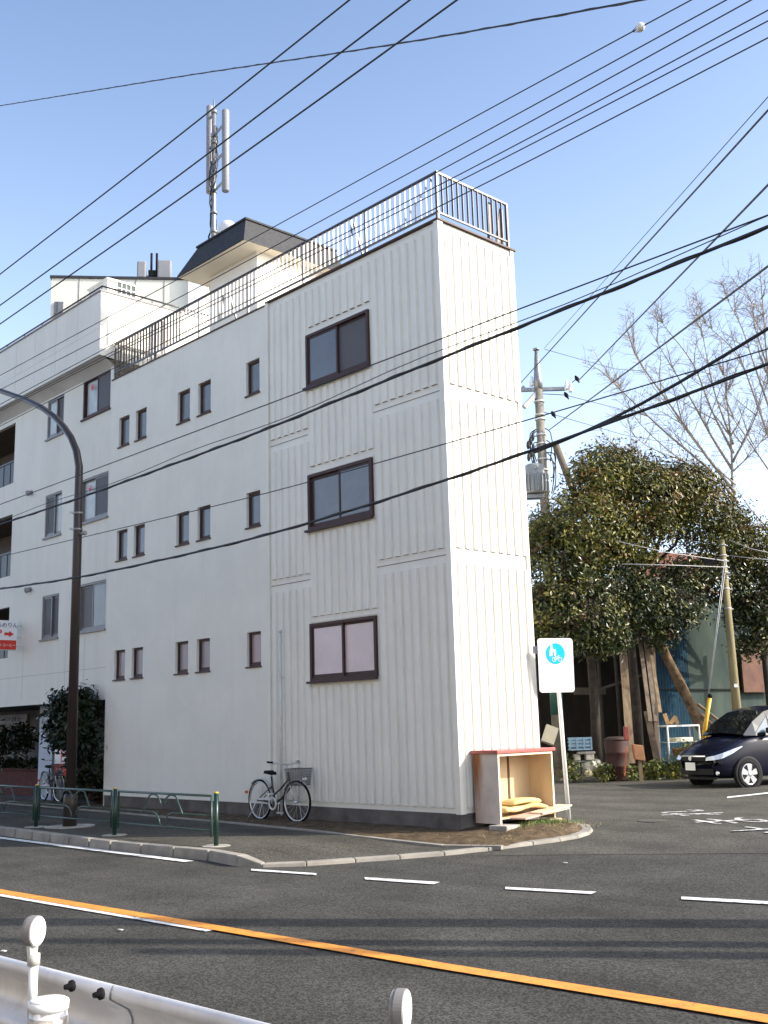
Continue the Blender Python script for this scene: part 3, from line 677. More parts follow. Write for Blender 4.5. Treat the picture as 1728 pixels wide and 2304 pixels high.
# projecting P sign
M_RED = mat('sign_red', (.62, .035, .02), .4, .06, 5); M_SIGNW = mat('sign_white', (.78, .78, .77), .35)
ps = thing('parking_sign', 'white and red parking sign with arrow projecting from the upper wall', 'sign', (-25.6, 11.3, 4)); SX = -25.6
a = on_x(39, 1397, SX); b = on_x(38, 1463, SX); z1_, z0_ = a.z, b.z; yR = a.y; Wd = .64; sp = (z1_ - z0_)
zr_ = z0_ + sp * .33
c = MB(); c.box(SX - .16, SX, yR - Wd, yR, z0_, z1_); c.build('sign_box', M_SIGNW, ps, bevel=.008)
c = MB(); c.box(SX, SX + .004, yR - Wd + .01, yR - .01, z0_ + .01, zr_); c.build('red_band', M_RED, ps)
text_obj('sign_lettering', 'くるめりん', mat('ink_blue', (.02, .03, .08), .5), ps, (SX + .003, yR - Wd / 2, z1_ - sp * .17), (0, 1, 0), (0, 0, 1), .135)
text_obj('sign_lettering', 'P', M_RED, ps, (SX + .003, yR - .47, z1_ - sp * .46), (0, 1, 0), (0, 0, 1), .29, .003, sx=1.25)
c = MB(); ay = yR - .30; az = z1_ - sp * .46
c.prism([(SX + .001, ay - .02, az + .035), (SX + .001, ay + .10, az + .035), (SX + .001, ay + .10, az + .075), (SX + .001, ay + .22, az), (SX + .001, ay + .10, az - .075), (SX + .001, ay + .10, az - .035), (SX + .001, ay - .02, az - .035)], (.004, 0, 0)); c.build('arrow', M_RED, ps)
text_obj('sign_lettering', 'アートコーヒー', M_SIGNW, ps, (SX + .006, yR - Wd / 2, z0_ + .11), (0, 1, 0), (0, 0, 1), .085)
for z in (z0_ + .08, z0_ + .3, z1_ - .12): c = MB(); c.box(SX - .1, SX - .06, yR, LY, z, z + .035); c.build('bracket', M_OFFW, ps)
c = MB(); c.box(SX - .12, SX - .04, LY - .16, LY - .13, z0_ + .05, z1_ - .1); c.build('bracket_plate', M_OFFW, ps)
# standing P sign behind the lamp post
ss_ = thing('standing_sign', 'white and red standing parking sign half hidden behind the brown lamp post', 'sign', (-24.2, 12.2, 0))
c = MB(); c.box(-24.42, -23.55, 12.12, 12.24, .60, 1.42); c.build('sign_box', M_SIGNW, ss_, bevel=.02)
c = MB(); c.box(-24.41, -23.56, 12.114, 12.12, .61, .87); c.build('red_band', M_RED, ss_)
text_obj('sign_lettering', 'P', M_RED, ss_, (-24.0, 12.117, 1.03), (1, 0, 0), (0, 0, 1), .42, .003, sx=1.2)
text_obj('sign_lettering', 'くるめりん', MI, ss_, (-23.98, 12.117, 1.3), (1, 0, 0), (0, 0, 1), .16)
text_obj('sign_lettering', 'アートコーヒー', M_SIGNW, ss_, (-23.98, 12.111, .74), (1, 0, 0), (0, 0, 1), .10)
c = MB(); c.tube([(-24.46, 12.18, 0), (-24.46, 12.18, 1.36)], .025, 8); c.box(-24.46, -23.52, 12.17, 12.19, .54, .57); c.tube([(-23.52, 12.18, 0), (-23.52, 12.18, 1.36)], .025, 8); c.lathe((-24.47, 12.18, 1.3), (0, 0, 1), [(0, .07), (.1, .08), (.16, .05)], 10); c.build('stand_frame', mat('rusty_stand', (.16, .1, .06), .7, .4, 10), ss_)
# wall lamp above the opening
wl = thing('wall_lamp', 'small lantern bracket on the white wall above the shrub', 'lamp', (-22.45, LY, 2.6)); p = on_y(182, 1550, LY - .12)
c = MB(); c.tube([(p.x, LY, p.z + .1), (p.x, LY - .12, p.z + .14), (p.x, LY - .12, p.z)], .012, 6); c.build('arm', M_STEEL, wl)
c = MB(); c.lathe((p.x, LY - .12, p.z - .16), (0, 0, 1), [(0, .04), (.02, .06), (.14, .06), (.17, .03)], 10); c.build('lantern', mat('lantern_glass', (.4, .4, .4), .3), wl)

# ------------------------------------------------------------ far building behind
fb = thing('far_building', 'cream flat roofed building seen beyond the white roofs', 'building', dep(250, 700, 40))
u_ = Vector((.682, .731, 0)); ang = R_(6); u_ = Vector((u_.x * math.cos(ang) - u_.y * math.sin(ang), u_.x * math.sin(ang) + u_.y * math.cos(ang), 0)); n_ = Vector((u_.y, -u_.x, 0))
p0 = dep(116, 626, 40); zt = p0.z; W = 9.5
def fpt(a, b, z): q = p0 + u_ * a - n_ * b; return Vector((q.x, q.y, z))
c = MB(); c.prism([fpt(0, 0, 0), fpt(5.72, 0, 0), fpt(5.72, 1.2, 0), fpt(W, 1.2, 0), fpt(W, 8, 0), fpt(0, 8, 0)], (0, 0, zt)); c.build('wall', mat('cream_cladding', (.66, .65, .56), .8, .05, .8), fb)
c = MB(); c.prism([fpt(-.05, -.05, zt), fpt(5.8, -.05, zt), fpt(5.8, 1.15, zt), fpt(W + .05, 1.15, zt), fpt(W + .05, 8, zt), fpt(-.05, 8, zt)], (0, 0, .1)); c.build('roof_edge', M_SHING, fb)
c = MB()
for a in (1.0, 2.0, 3.05, 4.1, 5.0): c.obox(fpt(a, -.005, zt - 3), u_ * .012, n_ * .01, (0, 0, 3))
c.build('panel_joint', M_ALU, fb)
for (a, z_, hw, hh_) in ((.3, zt - 1.7, .16, .75), (7.6, zt - 1.1, .18, .55)):
    bb = 0 if a < 5 else 1.2
    c = MB(); c.obox(fpt(a, bb - .04, z_), u_ * hw, n_ * .05, (0, 0, hh_)); c.obox(fpt(a, bb - .10, z_), u_ * .015, n_ * .02, (0, 0, hh_)); c.obox(fpt(a, bb - .10, z_ + hh_ * .4), u_ * hw, n_ * .02, (0, 0, .015)); c.build('window', M_FROST, fb)
c = MB(); c.obox(fpt(5.28, .3, zt - .7), u_ * .28, n_ * .5, (0, 0, 1.4)); c.build('white_shaft', M_WHITE, fb)
an = thing('antenna_cluster', 'small cluster of white box antennas on the far cream roof', 'antenna', fpt(3.6, 2, zt))
for (a, w_, h2) in ((3.2, .17, .34), (4.05, .26, .40)):
    c = MB(); q = fpt(a, .6, zt + .62); c.obox(q, u_ * w_, n_ * .14, (0, 0, h2)); c.build('box_antenna', M_ANT, an, bevel=.05)
c = MB()
for a in (3.2, 3.55, 3.75, 4.05): c.tube([fpt(a, .65, zt), fpt(a, .65, zt + (1.35 if 3.3 < a < 4 else .6))], .05, 6)
for k in range(7): c.tube([fpt(3.2 + k * .14, .6, zt), fpt(3.3 + k * .12, .55, zt + .4)], .03, 5)
c.obox(fpt(3.65, .6, zt + .5), u_ * .2, n_ * .08, (0, 0, .12)); c.build('antenna_stand', M_BLACK, an)

# ------------------------------------------------------------ street lamp
M_LAMP = mat('lamp_brown', (.030, .021, .018), .38, .15, 6, spec=.45)
LPY = 9.1
sl = thing('street_lamp', 'dark brown street lamp post with a curved arm reaching out left', 'street lamp', (-17.7, LPY, 0))
arc = [(-17.69, LPY, 0), (-17.69, LPY, 5.4)] + [Vector(on_y(x, y, LPY)) for x, y in ((178, 1050), (172, 1015), (160, 985), (145, 962), (125, 940), (95, 918), (60, 900), (0, 879), (-70, 862))]
arc = [Vector(p) for p in arc]; arc[1].x = -17.7
c = MB(); c.tube(arc, [.088, .078, .07, .067, .064, .062, .06, .058, .055, .052, .05], 14); c.build('post', M_LAMP, sl)
c = MB(); c.lathe((-17.69, LPY, 0), (0, 0, 1), [(0, .12), (.5, .115), (.55, .092)], 14); c.build('post_base', M_LAMP, sl)
end = arc[-1]; c = MB(); c.lathe(end + Vector((-.1, 0, .0)), (-1, 0, .12), [(-.1, .05), (0, .09), (.3, .13), (.7, .10), (.8, .03)], 12); c.build('lamp_head', M_LAMP, sl)
c = MB()
for (px, py) in ((172, 1159), (172, 1195)):
    p = on_y(px, py, LPY); c.lathe((-17.69, LPY, p.z), (0, 0, 1), [(0, .085), (.04, .085)], 12); c.bar((-17.69, LPY - .08, p.z + .02), (-17.69, LPY - .16, p.z + .02), .03, .03)
p = on_y(188, 1199, LPY); c.lathe((p.x - .04, LPY, p.z), (1, 0, -.1), [(-.06, .02), (0, .03), (.10, .045), (.12, .03)], 10)
c.build('clamp', M_STEEL, sl)
c = MB(); c.lathe((-17.69, LPY, .004), (0, 0, 1), [(0, .42), (.012, .42)], 20); tag(c.build('concrete_pad', M_CONC), kind='structure')

# ------------------------------------------------------------ green pedestrian railing
M_GREEN = mat('rail_green', (.005, .032, .022), .35, .2, 8); M_PALEGR = mat('rail_pale_green', (.035, .07, .058), .4, .25, 9); M_CAP = mat('cap_gold', (.55, .36, .04), .4)
pr = thing('pedestrian_railing', 'low green pedestrian railing with bird shaped bars along the kerb', 'railing', (-16, 8.72, 0)); RY = 8.72
px = [-12.76, -15.50, -18.17, -20.9, -23.6, -26.3, -29.0]
for x in px:
    c = MB(); c.tube([(x, RY, -.02), (x, RY, .70)], .033, 12); po = c.build('post', M_GREEN, pr); c = MB(); c.lathe((x, RY, .70), (0, 0, 1), [(0, .034), (.014, .034), (.022, .02)], 12); c.build('post_cap', M_CAP, po)
    c = MB(); c.lathe((x, RY, .006), (0, 0, 1), [(0, .2), (.008, .2)], 8); c.build('footing', M_CONC, po)
for a, b in zip(px, px[1:]):
    a, b = a - .11, b + .11; mdx = (a + b) / 2
    c = MB(); c.tube([(a, RY, .12), (a, RY, .665), (b, RY, .665), (b, RY, .12)], .018, 8); c.tube([(a, RY, .2), (b, RY, .2)], .013, 6)
    c.build('rail_frame', M_PALEGR, pr)
    c = MB()
    for s in (-1, 1):
        arcp = [(mdx + s * (.02 + .36 * (1 - math.cos(th))), RY, .44 + .2 * math.sin(th) if th < 3 else .4) for th in [math.pi * .5 * k / 6 for k in range(7)]]
        wing = [(mdx + s * (.05 + .20 * (1 - math.cos(th))), RY, .50 + .15 * math.sin(th)) for th in [math.pi * k / 10 for k in range(8)]] + [(mdx + s * .50, RY, .44), (mdx + s * .54, RY, .38)]
        c.tube(wing, .013, 6)
        e_ = b if s < 0 else a
        c.tube([(mdx + s * .06, RY, .21), (mdx + s * .09, RY, .30), (mdx + s * .16, RY, .37), (mdx + s * .28, RY, .40), (e_, RY, .40)], .012, 6)
    c.build('bird_bar', M_PALEGR, pr)

# ------------------------------------------------------------ bicycles
def bicycle(name, label, loc, yaw, steer, frame_col, group=None, lean=0):
    t = thing(name, label, 'bicycle', (0, 0, 0), group); r = .325; wb = 1.06
    MF = mat(frame_col[0], frame_col[1], .3, .1, 9, spec=.6); MT = M_BLACK; MR = mat('chrome_rim', (.62, .62, .60), .3, .1, 9, metal=.7); 
    def wheel(cx, parent, rot=0):
        ring = [(r * math.cos(a), 0, r * math.sin(a)) for a in [2 * math.pi * k / 36 for k in range(36)]]
        Rz = Matrix.Rotation(rot, 3, 'Z'); tr = lambda p: Rz @ Vector(p) + Vector((cx, 0, r))
        c = MB(); c.tube([tr(p) for p in ring], .020, 8, closed=True); w_ = c.build('wheel', MT, parent)
        c = MB(); c.tube([tr((p[0] * .935, 0, p[2] * .935)) for p in ring], .015, 6, closed=True); c.build('rim', MR, w_)
        c = MB()
        for k in range(16):
            a = 2 * math.pi * k / 16; s = .03 if k % 2 else -.03; c.tube([tr((0.02 * math.cos(a + 1), s, .02 * math.sin(a + 1))), tr((r * .93 * math.cos(a), 0, r * .93 * math.sin(a)))], .0022, 3, cap=False)
        c.tube([tr((0, -.06, 0)), tr((0, .06, 0))], .022, 8); c.build('spokes', MR, w_)
        c = MB(); fen = [tr((math.cos(a) * (r + .035), 0, math.sin(a) * (r + .035))) for a in [math.pi * (.02 + .72 * k / 12) for k in range(13)]] if cx == 0 else [tr((math.cos(a) * (r + .035), 0, math.sin(a) * (r + .035))) for a in [math.pi * (.28 + .55 * k / 10) for k in range(11)]]
        for a, b in zip(fen, fen[1:]): c.bar(a, b, .045, .006)
        c.build('mudguard', MR, w_)
    wheel(0, t); wheel(wb, t, steer)
    c = MB(); bbk = (.44, 0, .28); st = (.36, 0, .62); hd = (.86, 0, .68); hb = (.90, 0, .56)
    c.tube([bbk, st, (.34, 0, .72)], .017, 8); c.tube([(.82, 0, .80), hd, hb], .019, 8); c.tube([(.41, 0, .42), (.6, 0, .52), (.86, 0, .70)], .016, 8); c.tube([bbk, (.62, 0, .36), hb], .018, 8)
    for s in (-.045, .045): c.tube([(0, s * 1.2, r), bbk], .011, 6); c.tube([(0, s * 1.2, r), (.365, s * .3, .56)], .009, 6)
    c.build('frame', MF, t)
    c = MB()
    Rz = Matrix.Rotation(steer, 3, 'Z'); pv_ = lambda p: Rz @ (Vector(p) - Vector((wb, 0, 0))) + Vector((wb, 0, 0))
    for s in (-.05, .05): c.tube([pv_((.92, s * .7, .60)), pv_((.96, s, .58)), pv_((wb + .0, s, r))], .011, 6)
    c.build('fork', MR, t)
    c = MB(); c.tube([(.84, 0, .72), (.80, 0, .92)], .012, 8); hbp = [(.66, -.28, .97), (.78, -.25, .96), (.84, -.12, .94), (.81, 0, .92), (.84, .12, .94), (.78, .25, .96), (.66, .28, .97)]; c.tube(hbp, .011, 8); hbo = c.build('handlebar', MR, t)
    for s in (-1, 1):
        c = MB(); c.tube([(.63, s * .285, .972), (.76, s * .255, .962)], .017, 8); c.build('grip', M_BLACK, hbo)
        c = MB(); c.tube([(.80, s * .2, .95), (.72, s * .25, .925), (.64, s * .27, .93)], .006, 5); c.build('brake_lever', MR, hbo)
    c = MB(); c.tube([(.35, 0, .66), (.335, 0, .76)], .012, 6); c.build('seat_post', MR, t)
    c = MB(); prof = [(-.13, .02), (-.11, .085), (-.04, .095), (.05, .05), (.13, .022), (.145, .008)]
    for (xa, wa), (xb, wb_) in zip(prof, prof[1:]):
        za = .80 + (.02 if xa < 0 else 0); zb = .80 + (.02 if xb < 0 else 0)
        V = [(.33 + xa, -wa, za - .05), (.33 + xa, wa, za - .05), (.33 + xb, wb_, zb - .05), (.33 + xb, -wb_, zb - .05), (.33 + xa, -wa * .75, za), (.33 + xa, wa * .75, za), (.33 + xb, wb_ * .75, zb), (.33 + xb, -wb_ * .75, zb)]
        c.add(V, [(0, 1, 2, 3), (4, 7, 6, 5), (0, 3, 7, 4), (1, 5, 6, 2), (0, 4, 5, 1), (2, 6, 7, 3)], 0, True)
    c.build('saddle', M_BLACK, t)
    c = MB(); bx0, bx1 = .97, 1.26; zb, ztp = .60, .86
    for k in range(11):
        f = k / 10; z_ = zb + (ztp - zb) * f; hx, hy = .115 + .03 * f, .15 + .03 * f; cx = 1.11
        L = [(cx - hx, -hy, z_), (cx + hx, -hy, z_), (cx + hx, hy, z_), (cx - hx, hy, z_), (cx - hx, -hy, z_)]
        c.tube([pv_(p) for p in L], .006 if k in (0, 10) else .0028, 4)
    for (sx, sy) in [(-1, 0), (1, 0), (0, -1), (0, 1)]:
        for k in range(13):
            f = -1 + 2 * k / 12
            a = (1.11 + (sx * .115 if sx else f * .115), (sy * .15 if sy else f * .15), zb); b = (1.11 + (sx * .145 if sx else f * .145), (sy * .18 if sy else f * .18), ztp); c.tube([pv_(a), pv_(b)], .0028, 4, cap=False)
    for k in range(6): c.tube([pv_((1.0 + k * .045, -.15, zb)), pv_((1.0 + k * .045, .15, zb))], .003, 4)
    bk = c.build('basket', mat('basket_grey', (.07, .07, .07), .5), t)
    c = MB(); q = [pv_((1.257, y_, z_)) for y_, z_ in ((-.05, .68), (.05, .68), (.05, .715), (-.05, .715))]; c.add(q, [(0, 1, 2, 3)]); c.build('basket_plate', M_OFFW, bk)
    c = MB(); c.tube([pv_((wb - .0, .045, r + .28)), pv_((wb + .05, .045, r + .28))], .032, 10); c.build('headlamp', MR, t)
    MCH = mat('chain_case', (.66, .66, .64), .35)
    ring = [(.44 + .095 * math.cos(a), -.05, .28 + .095 * math.sin(a)) for a in [2 * math.pi * k / 20 for k in range(20)]]
    c = MB(); c.tube(ring, .016, 6, closed=True); c.bar((.02, -.05, .345), (.42, -.05, .36), .02, .035); c.build('chain_case', MCH, t)
    c = MB(); c.tube([(.44, -.07, .28), (.46, -.08, .44)], .009, 6); c.box(.42, .50, -.16, -.07, .43, .455); c.tube([(.44, .07, .28), (.42, .08, .12)], .009, 6); c.box(.38, .46, .07, .16, .105, .13); c.build('pedals', MCH, t)
    c = MB(); c.tube([(0, -.07, r), (-.10, -.10, .14), (-.2, -.13, .0)], .009, 6); c.tube([(-.2, -.13, 0.006), (-.23, .13, 0.006), (-.02, .07, r)], .009, 6); c.build('stand', MR, t)
    c = MB(); c.box(-.42, -.405, -.03, .03, .42, .47); c.build('reflector', mat('reflector_orange', (.7, .15, .02), .3), t)
    t.location = loc; t.rotation_euler = (R_(lean), 0, yaw); t['_base'] = tuple(loc)
    return t
bf = dep(676, 1859, 17.7); brr = dep(601, 1840, 18.65)
print('bike', bf, brr, (bf - brr).length)
yaw = R_(-2)
bicycle('bicycle', 'silver and black city bicycle with basket leaning by the ribbed wall', (brr.x + .03, brr.y - .17, .03), yaw, R_(5), ('bike_dark', (.03, .03, .035)))
bicycle('bicycle', 'bicycle half hidden behind the lamp post at the open ground floor', (-25.15, 12.25, .02), R_(-8), R_(5), ('bike_dark2', (.03, .02, .03)))

# ------------------------------------------------------------ thrown-out cabinet on the island
cb = thing('cabinet', 'discarded beige cabinet with red top standing open on the corner', 'cabinet', (-10.72, 12.5, .1))
M_BEIGE = mat('cabinet_beige', (.55, .48, .42), .6, .14, 5); M_PLY = mat('cabinet_inside', (.62, .47, .28), .6, .14, 4, stretch=(1, 1, .25)); M_EDGE = mat('cabinet_edge', (.72, .62, .46), .5)
cx0, cx1, cy0, cy1, cz0, cz1 = -10.955, -10.49, 11.97, 13.21, .135, 1.105
BYc = on_x(1145, 1750, cx0 + .02).y
# rust running down the outside at the back edge
t_ = M_BEIGE.node_tree; tc = t_.nodes.new('ShaderNodeTexCoord'); mp = t_.nodes.new('ShaderNodeMapping'); mp.inputs['Scale'].default_value = (16, 1, .9); nz = t_.nodes.new('ShaderNodeTexNoise'); nz.inputs['Scale'].default_value = 1.6; nz.inputs['Detail'].default_value = 5
t_.links.new(tc.outputs['Object'], mp.inputs[0]); t_.links.new(mp.outputs[0], nz.inputs['Vector'])
sx = t_.nodes.new('ShaderNodeSeparateXYZ'); t_.links.new(tc.outputs['Object'], sx.inputs[0])
g1 = t_.nodes.new('ShaderNodeMapRange'); g1.inputs['From Min'].default_value = cx0 + .20; g1.inputs['From Max'].default_value = cx0 + .05; t_.links.new(sx.outputs[0], g1.inputs[0])
g2 = t_.nodes.new('ShaderNodeMapRange'); g2.inputs['From Min'].default_value = .35; g2.inputs['From Max'].default_value = 1.0; g2.inputs['To Min'].default_value = .25; t_.links.new(sx.outputs[2], g2.inputs[0])
m1 = t_.nodes.new('ShaderNodeMath'); m1.operation = 'MULTIPLY'; t_.links.new(g1.outputs[0], m1.inputs[0]); t_.links.new(g2.outputs[0], m1.inputs[1])
m2 = t_.nodes.new('ShaderNodeMath'); m2.operation = 'MULTIPLY'; m2.inputs[1].default_value = 2.6; t_.links.new(nz.outputs[0], m2.inputs[0])
m3 = t_.nodes.new('ShaderNodeMath'); m3.operation = 'MULTIPLY'; m3.use_clamp = True; t_.links.new(m1.outputs[0], m3.inputs[0]); t_.links.new(m2.outputs[0], m3.inputs[1])
mx = t_.nodes.new('ShaderNodeMix'); mx.data_type = 'RGBA'; b_ = t_.nodes['Principled BSDF']; src = b_.inputs['Base Color'].links[0].from_socket
t_.links.new(m3.outputs[0], mx.inputs[0]); t_.links.new(src, mx.inputs[6]); mx.inputs[7].default_value = (.25, .085, .02, 1); t_.links.new(mx.outputs[2], b_.inputs['Base Color'])
c = MB(); c.box(cx0, cx1, cy0, cy0 + .02, cz0, cz1); c.build('side_panel', M_BEIGE, cb)
c = MB(); c.box(cx0, cx1, cy1 - .02, cy1, cz0, cz1); c.build('side_panel', M_PLY, cb)
c = MB(); c.box(cx0 + .004, cx0 + .012, cy0 + .02, BYc - .02, cz0 + .03, cz1 - .02); c.box(cx0 + .004, cx0 + .014, BYc + .02, cy1 - .02, cz0 + .03, cz1 - .02); c.build('back_panel', M_PLY, cb)
c = MB(); c.box(cx0 + .010, cx0 + .022, BYc - .02, BYc + .02, cz0 + .03, cz1 - .02); c.build('back_batten', mat('dark_plywood', (.10, .05, .02), .7), cb)
c = MB(); c.box(cx0, cx1 - .01, cy0 + .02, cy1 - .02, cz0 + .06, cz0 + .08); c.build('bottom_panel', M_PLY, cb)
c = MB(); c.box(cx1 - .002, cx1 + .008, cy0 - .002, cy0 + .03, cz0, cz1 - .001); c.box(cx1 - .002, cx1 + .008, cy1 - .03, cy1 + .002, cz0, cz1 - .001); c.box(cx1 - .02, cx1 + .006, cy0 + .031, cy1 - .031, cz1 - .035, cz1 - .002); c.build('front_frame', M_EDGE, cb)
c = MB(); c.box(cx0 - .03, cx1 + .03, cy0 - .03, cy1 + .06, cz1 + .001, cz1 + .05); c.build('top_board', mat('cabinet_red', (.36, .085, .075), .45, .2, 8), cb, bevel=.006)
# foam and loose boards
fm = MB(); N = 14
def fz(y): return cz0 + .15 + .10 * max(0, math.sin((y - 12.05) * 2.9)) * .6
rows_ = []
for i in range(N + 1):
    y = 12.05 + 1.02 * i / N; z = cz0 + .135 + .012 * math.sin(i * .8) + (.02 if i > N * .55 else 0); rows_.append((y, z))
for i, (y, z) in enumerate(rows_): pass
ring = []
def sec(y, z, x0, x1, th): return [(x0, y, z), (x1 - .02, y, z - .005), (x1, y, z + th * .3), (x1, y, z + th * .7), (x1 - .03, y, z + th), (x0 + .03, y, z + th), (x0, y, z + th * .6)]
S = [sec(y, z, cx0 + .05, cx1 - .02 + .06 * math.sin(i * .55 + 1), .075 + .02 * math.sin(i * 1.3)) for i, (y, z) in enumerate(rows_)]
vv = [p for s in S for p in s]; ff = []
for i in range(N):
    for k in range(7): ff.append((i * 7 + k, i * 7 + (k + 1) % 7, (i + 1) * 7 + (k + 1) % 7, (i + 1) * 7 + k))
ff.append(tuple(range(7))[::-1]); ff.append(tuple(N * 7 + k for k in range(7))); fm.add(vv, ff, 0, True)
y_ = 12.55                                                             # folded flap on top
S2 = [sec(12.40 + .68 * i / 8, cz0 + .215 + .025 * math.sin(math.pi * i / 8), cx0 + .08, cx1 - .05 - .06 * abs(i - 4) / 4, .075 * (1 if 0 < i < 8 else .5)) for i in range(9)]
vv = [p for s in S2 for p in s]; ff = []
for i in range(8):
    for k in range(7): ff.append((i * 7 + k, i * 7 + (k + 1) % 7, (i + 1) * 7 + (k + 1) % 7, (i + 1) * 7 + k))
ff.append(tuple(range(7))[::-1]); ff.append(tuple(8 * 7 + k for k in range(7))); fm.add(vv, ff, 0, True)
tag(fm.build('foam_cushion', mat('yellow_foam', (.66, .50, .22), .95, .15, 6, .4, 60), sub=1), 'crumpled yellow foam cushion lying inside the open cabinet', 'cushion')
c = MB(); c.obox((-10.43, 12.75, .235), Vector((.16, .02, 0)), Vector((-.03, .54, .035)), (0, 0, .011)); tag(c.build('loose_board', mat('pink_board', (.58, .38, .30), .6, .1, 5)), 'pinkish board sticking out under the foam cushion', 'board')
c = MB(); c.obox((-10.40, 13.0, .275), Vector((.13, .0, 0)), Vector((-.04, .40, .03)), (0, 0, .010)); tag(c.build('loose_board', mat('cream_board', (.66, .52, .36), .6, .1, 5)), 'cream board lying on the pinkish one beside the sign post', 'board')
c = MB(); c.obox((-10.46, 12.02, .075), (.15, .02, 0), (-.02, .17, 0), (0, 0, .05)); tag(c.build('concrete_block', M_CONC, bevel=.01), 'grey concrete block propping the near corner of the cabinet', 'block')
c = MB(); c.obox((-10.50, 13.12, .085), (.10, .01, 0), (-.01, .14, 0), (0, 0, .045)); tag(c.build('concrete_block', mat('pale_block', (.5, .42, .3), .9, .2, 6), bevel=.01), 'tan block propping the far corner of the cabinet', 'block')
# grass, weeds, stones on the island
gm = MB(); r = random.Random(12)
for k in range(1900):
    if k < 800: x, y = r.gauss(-10.33, .10), r.gauss(12.75, .30) + .12 * math.sin(k)
    elif k < 1500: x, y = r.gauss(-10.0, .22), r.gauss(12.4, .55)
    else: x, y = r.uniform(-16, -10.2), r.uniform(11.1, 11.6)
    if x < -10.46 and y > 11.9: x = -10.46 + r.random() * .1
    if x > -9.8 or y > 13.6: continue
    h = (.03 + .07 * r.random()) if k < 800 else .02 + .03 * r.random(); a = r.random() * 6.28; z = zsw(x, y) + .02 + hump(x, y); w_ = .006
    gm.add([(x - w_ * math.cos(a), y - w_ * math.sin(a), z), (x + w_ * math.cos(a), y + w_ * math.sin(a), z), (x + r.gauss(0, .02), y + r.gauss(0, .02), z + h)], [(0, 1, 2)], 0 if k < 800 and r.random() < .75 else 1)
tag(gm.build('grass', [mat('grass_green', (.10, .19, .03), .7, .3, 8), mat('dry_grass', (.30, .24, .11), .8, .3, 8)]), kind='stuff', label=None)
gv = MB()
for k in range(620):
    if k < 330: x, y = r.gauss(-10.18, .10), r.gauss(12.45, .38)
    else: x, y = r.uniform(-12.2, -9.75), r.uniform(11.3, 13.4)
    if (x < -10.9 and y > 11.6) or x > -9.75: continue
    s = .008 + .02 * r.random() ** 2; z = zsw(x, y) + .02 + hump(x, y)
    V = [Vector((r.gauss(0, 1), r.gauss(0, 1), r.gauss(0, 1))).normalized() * s * r.uniform(.7, 1.2) for _ in range(6)]
    V = [(x + s * a, y + s * b * .8, z + s * c * .7) for a, b, c in ((1, 0, 0), (-1, 0, 0), (0, 1, 0), (0, -1, 0), (r.uniform(-.3, .3), 0, 1), (0, 0, -1))]
    gv.add(V, [(0, 2, 4), (2, 1, 4), (1, 3, 4), (3, 0, 4), (2, 0, 5), (1, 2, 5), (3, 1, 5), (0, 3, 5)], r.choice((0, 0, 1)))
tag(gv.build('gravel', [mat('gravel_grey', (.30, .30, .31), .9, .3, 20), mat('gravel_tan', (.32, .27, .2), .9, .3, 20)]), kind='stuff')
# litter along the wall
for (px, py, col, lab) in ((648, 1837, (.75, .22, .02), 'tiny orange bottle cap in the dirt between the bicycle wheels'), (757, 1843, (.1, .3, .6), 'crushed blue wrapper in the dirt right of the bicycle')):
    p = on_z(px, py, .04); c = MB(); c.lathe(p, (.2, -.3, 1), [(-.015, .02), (0, .035), (.02, .03), (.03, .01)], 8); tag(c.build('litter', mat('litter_%d' % px, col, .5)), lab, 'litter')

# ------------------------------------------------------------ pedestrian and bicycle sign
sg = thing('traffic_sign', 'white traffic sign with blue pedestrian and bicycle disc on a white post', 'traffic sign', (-10.69, 13.8, 0))
bp_ = dep(1281, 1852, 17.16); nrm = Vector((.90, -.436, 0)); sx_ = Vector((.436, .90, 0)); upv = Vector((0, 0, 1))
tl = dep(1212, 1433, 16.5)
pole_top = dep(1270, 1560, 16.62)
cen = dep(1251, 1497, 17.1); hw, hh = .305, .428
tiltu = (dep(1251, 1440, 17.1) - dep(1256, 1550, 17.1)).normalized()
c = MB(); c.tube([bp_, Vector((cen.x - nrm.x * .06 + sx_.x * .03, cen.y - nrm.y * .06 + sx_.y * .03, cen.z + .35))], .033, 12); c.build('post', M_WHITE, sg)
def rrect(w, h, rad):
    o = []
    for cx, cy, a0 in ((w - rad, h - rad, 0), (-w + rad, h - rad, 90), (-w + rad, -h + rad, 180), (w - rad, -h + rad, 270)):
        for k in range(5): a = R_(a0 + k * 22.5); o.append((cx + rad * math.cos(a), cy + rad * math.sin(a)))
    return o
def sp(a, b, d=0): return cen + sx_ * a + tiltu * b + nrm * d
c = MB(); c.prism([sp(a, b, .0) for a, b in rrect(hw, hh, .05)], nrm * .006); c.build('sign_board', mat('sign_white_reflective', (.86, .86, .87), .45, spec=.5), sg)
M_CYAN = mat('sign_blue', (.0, .52, .74), .45); dc = (-.005, .185)
c = MB(); c.prism([sp(dc[0] + .165 * math.cos(2 * math.pi * k / 40), dc[1] + .165 * math.sin(2 * math.pi * k / 40), .007) for k in range(40)], nrm * .003); disc = c.build('blue_disc', M_CYAN, sg)
def flat(mb, pts): mb.prism([sp(dc[0] + a, dc[1] + b, .011) for a, b in pts], nrm * .002)
c = MB()                                                                # adult and child walking
flat(c, [(-.065 + .022 * math.cos(k * .524), .125 + .022 * math.sin(k * .524)) for k in range(12)])
flat(c, [(-.09, .10), (-.045, .10), (-.035, .03), (-.055, .03), (-.05, -.04), (-.075, -.04), (-.078, .01), (-.085, -.04), (-.108, -.04), (-.10, .04)])
flat(c, [(-.045, .09), (-.015, .05), (-.005, .03), (-.02, .028), (-.05, .06)])
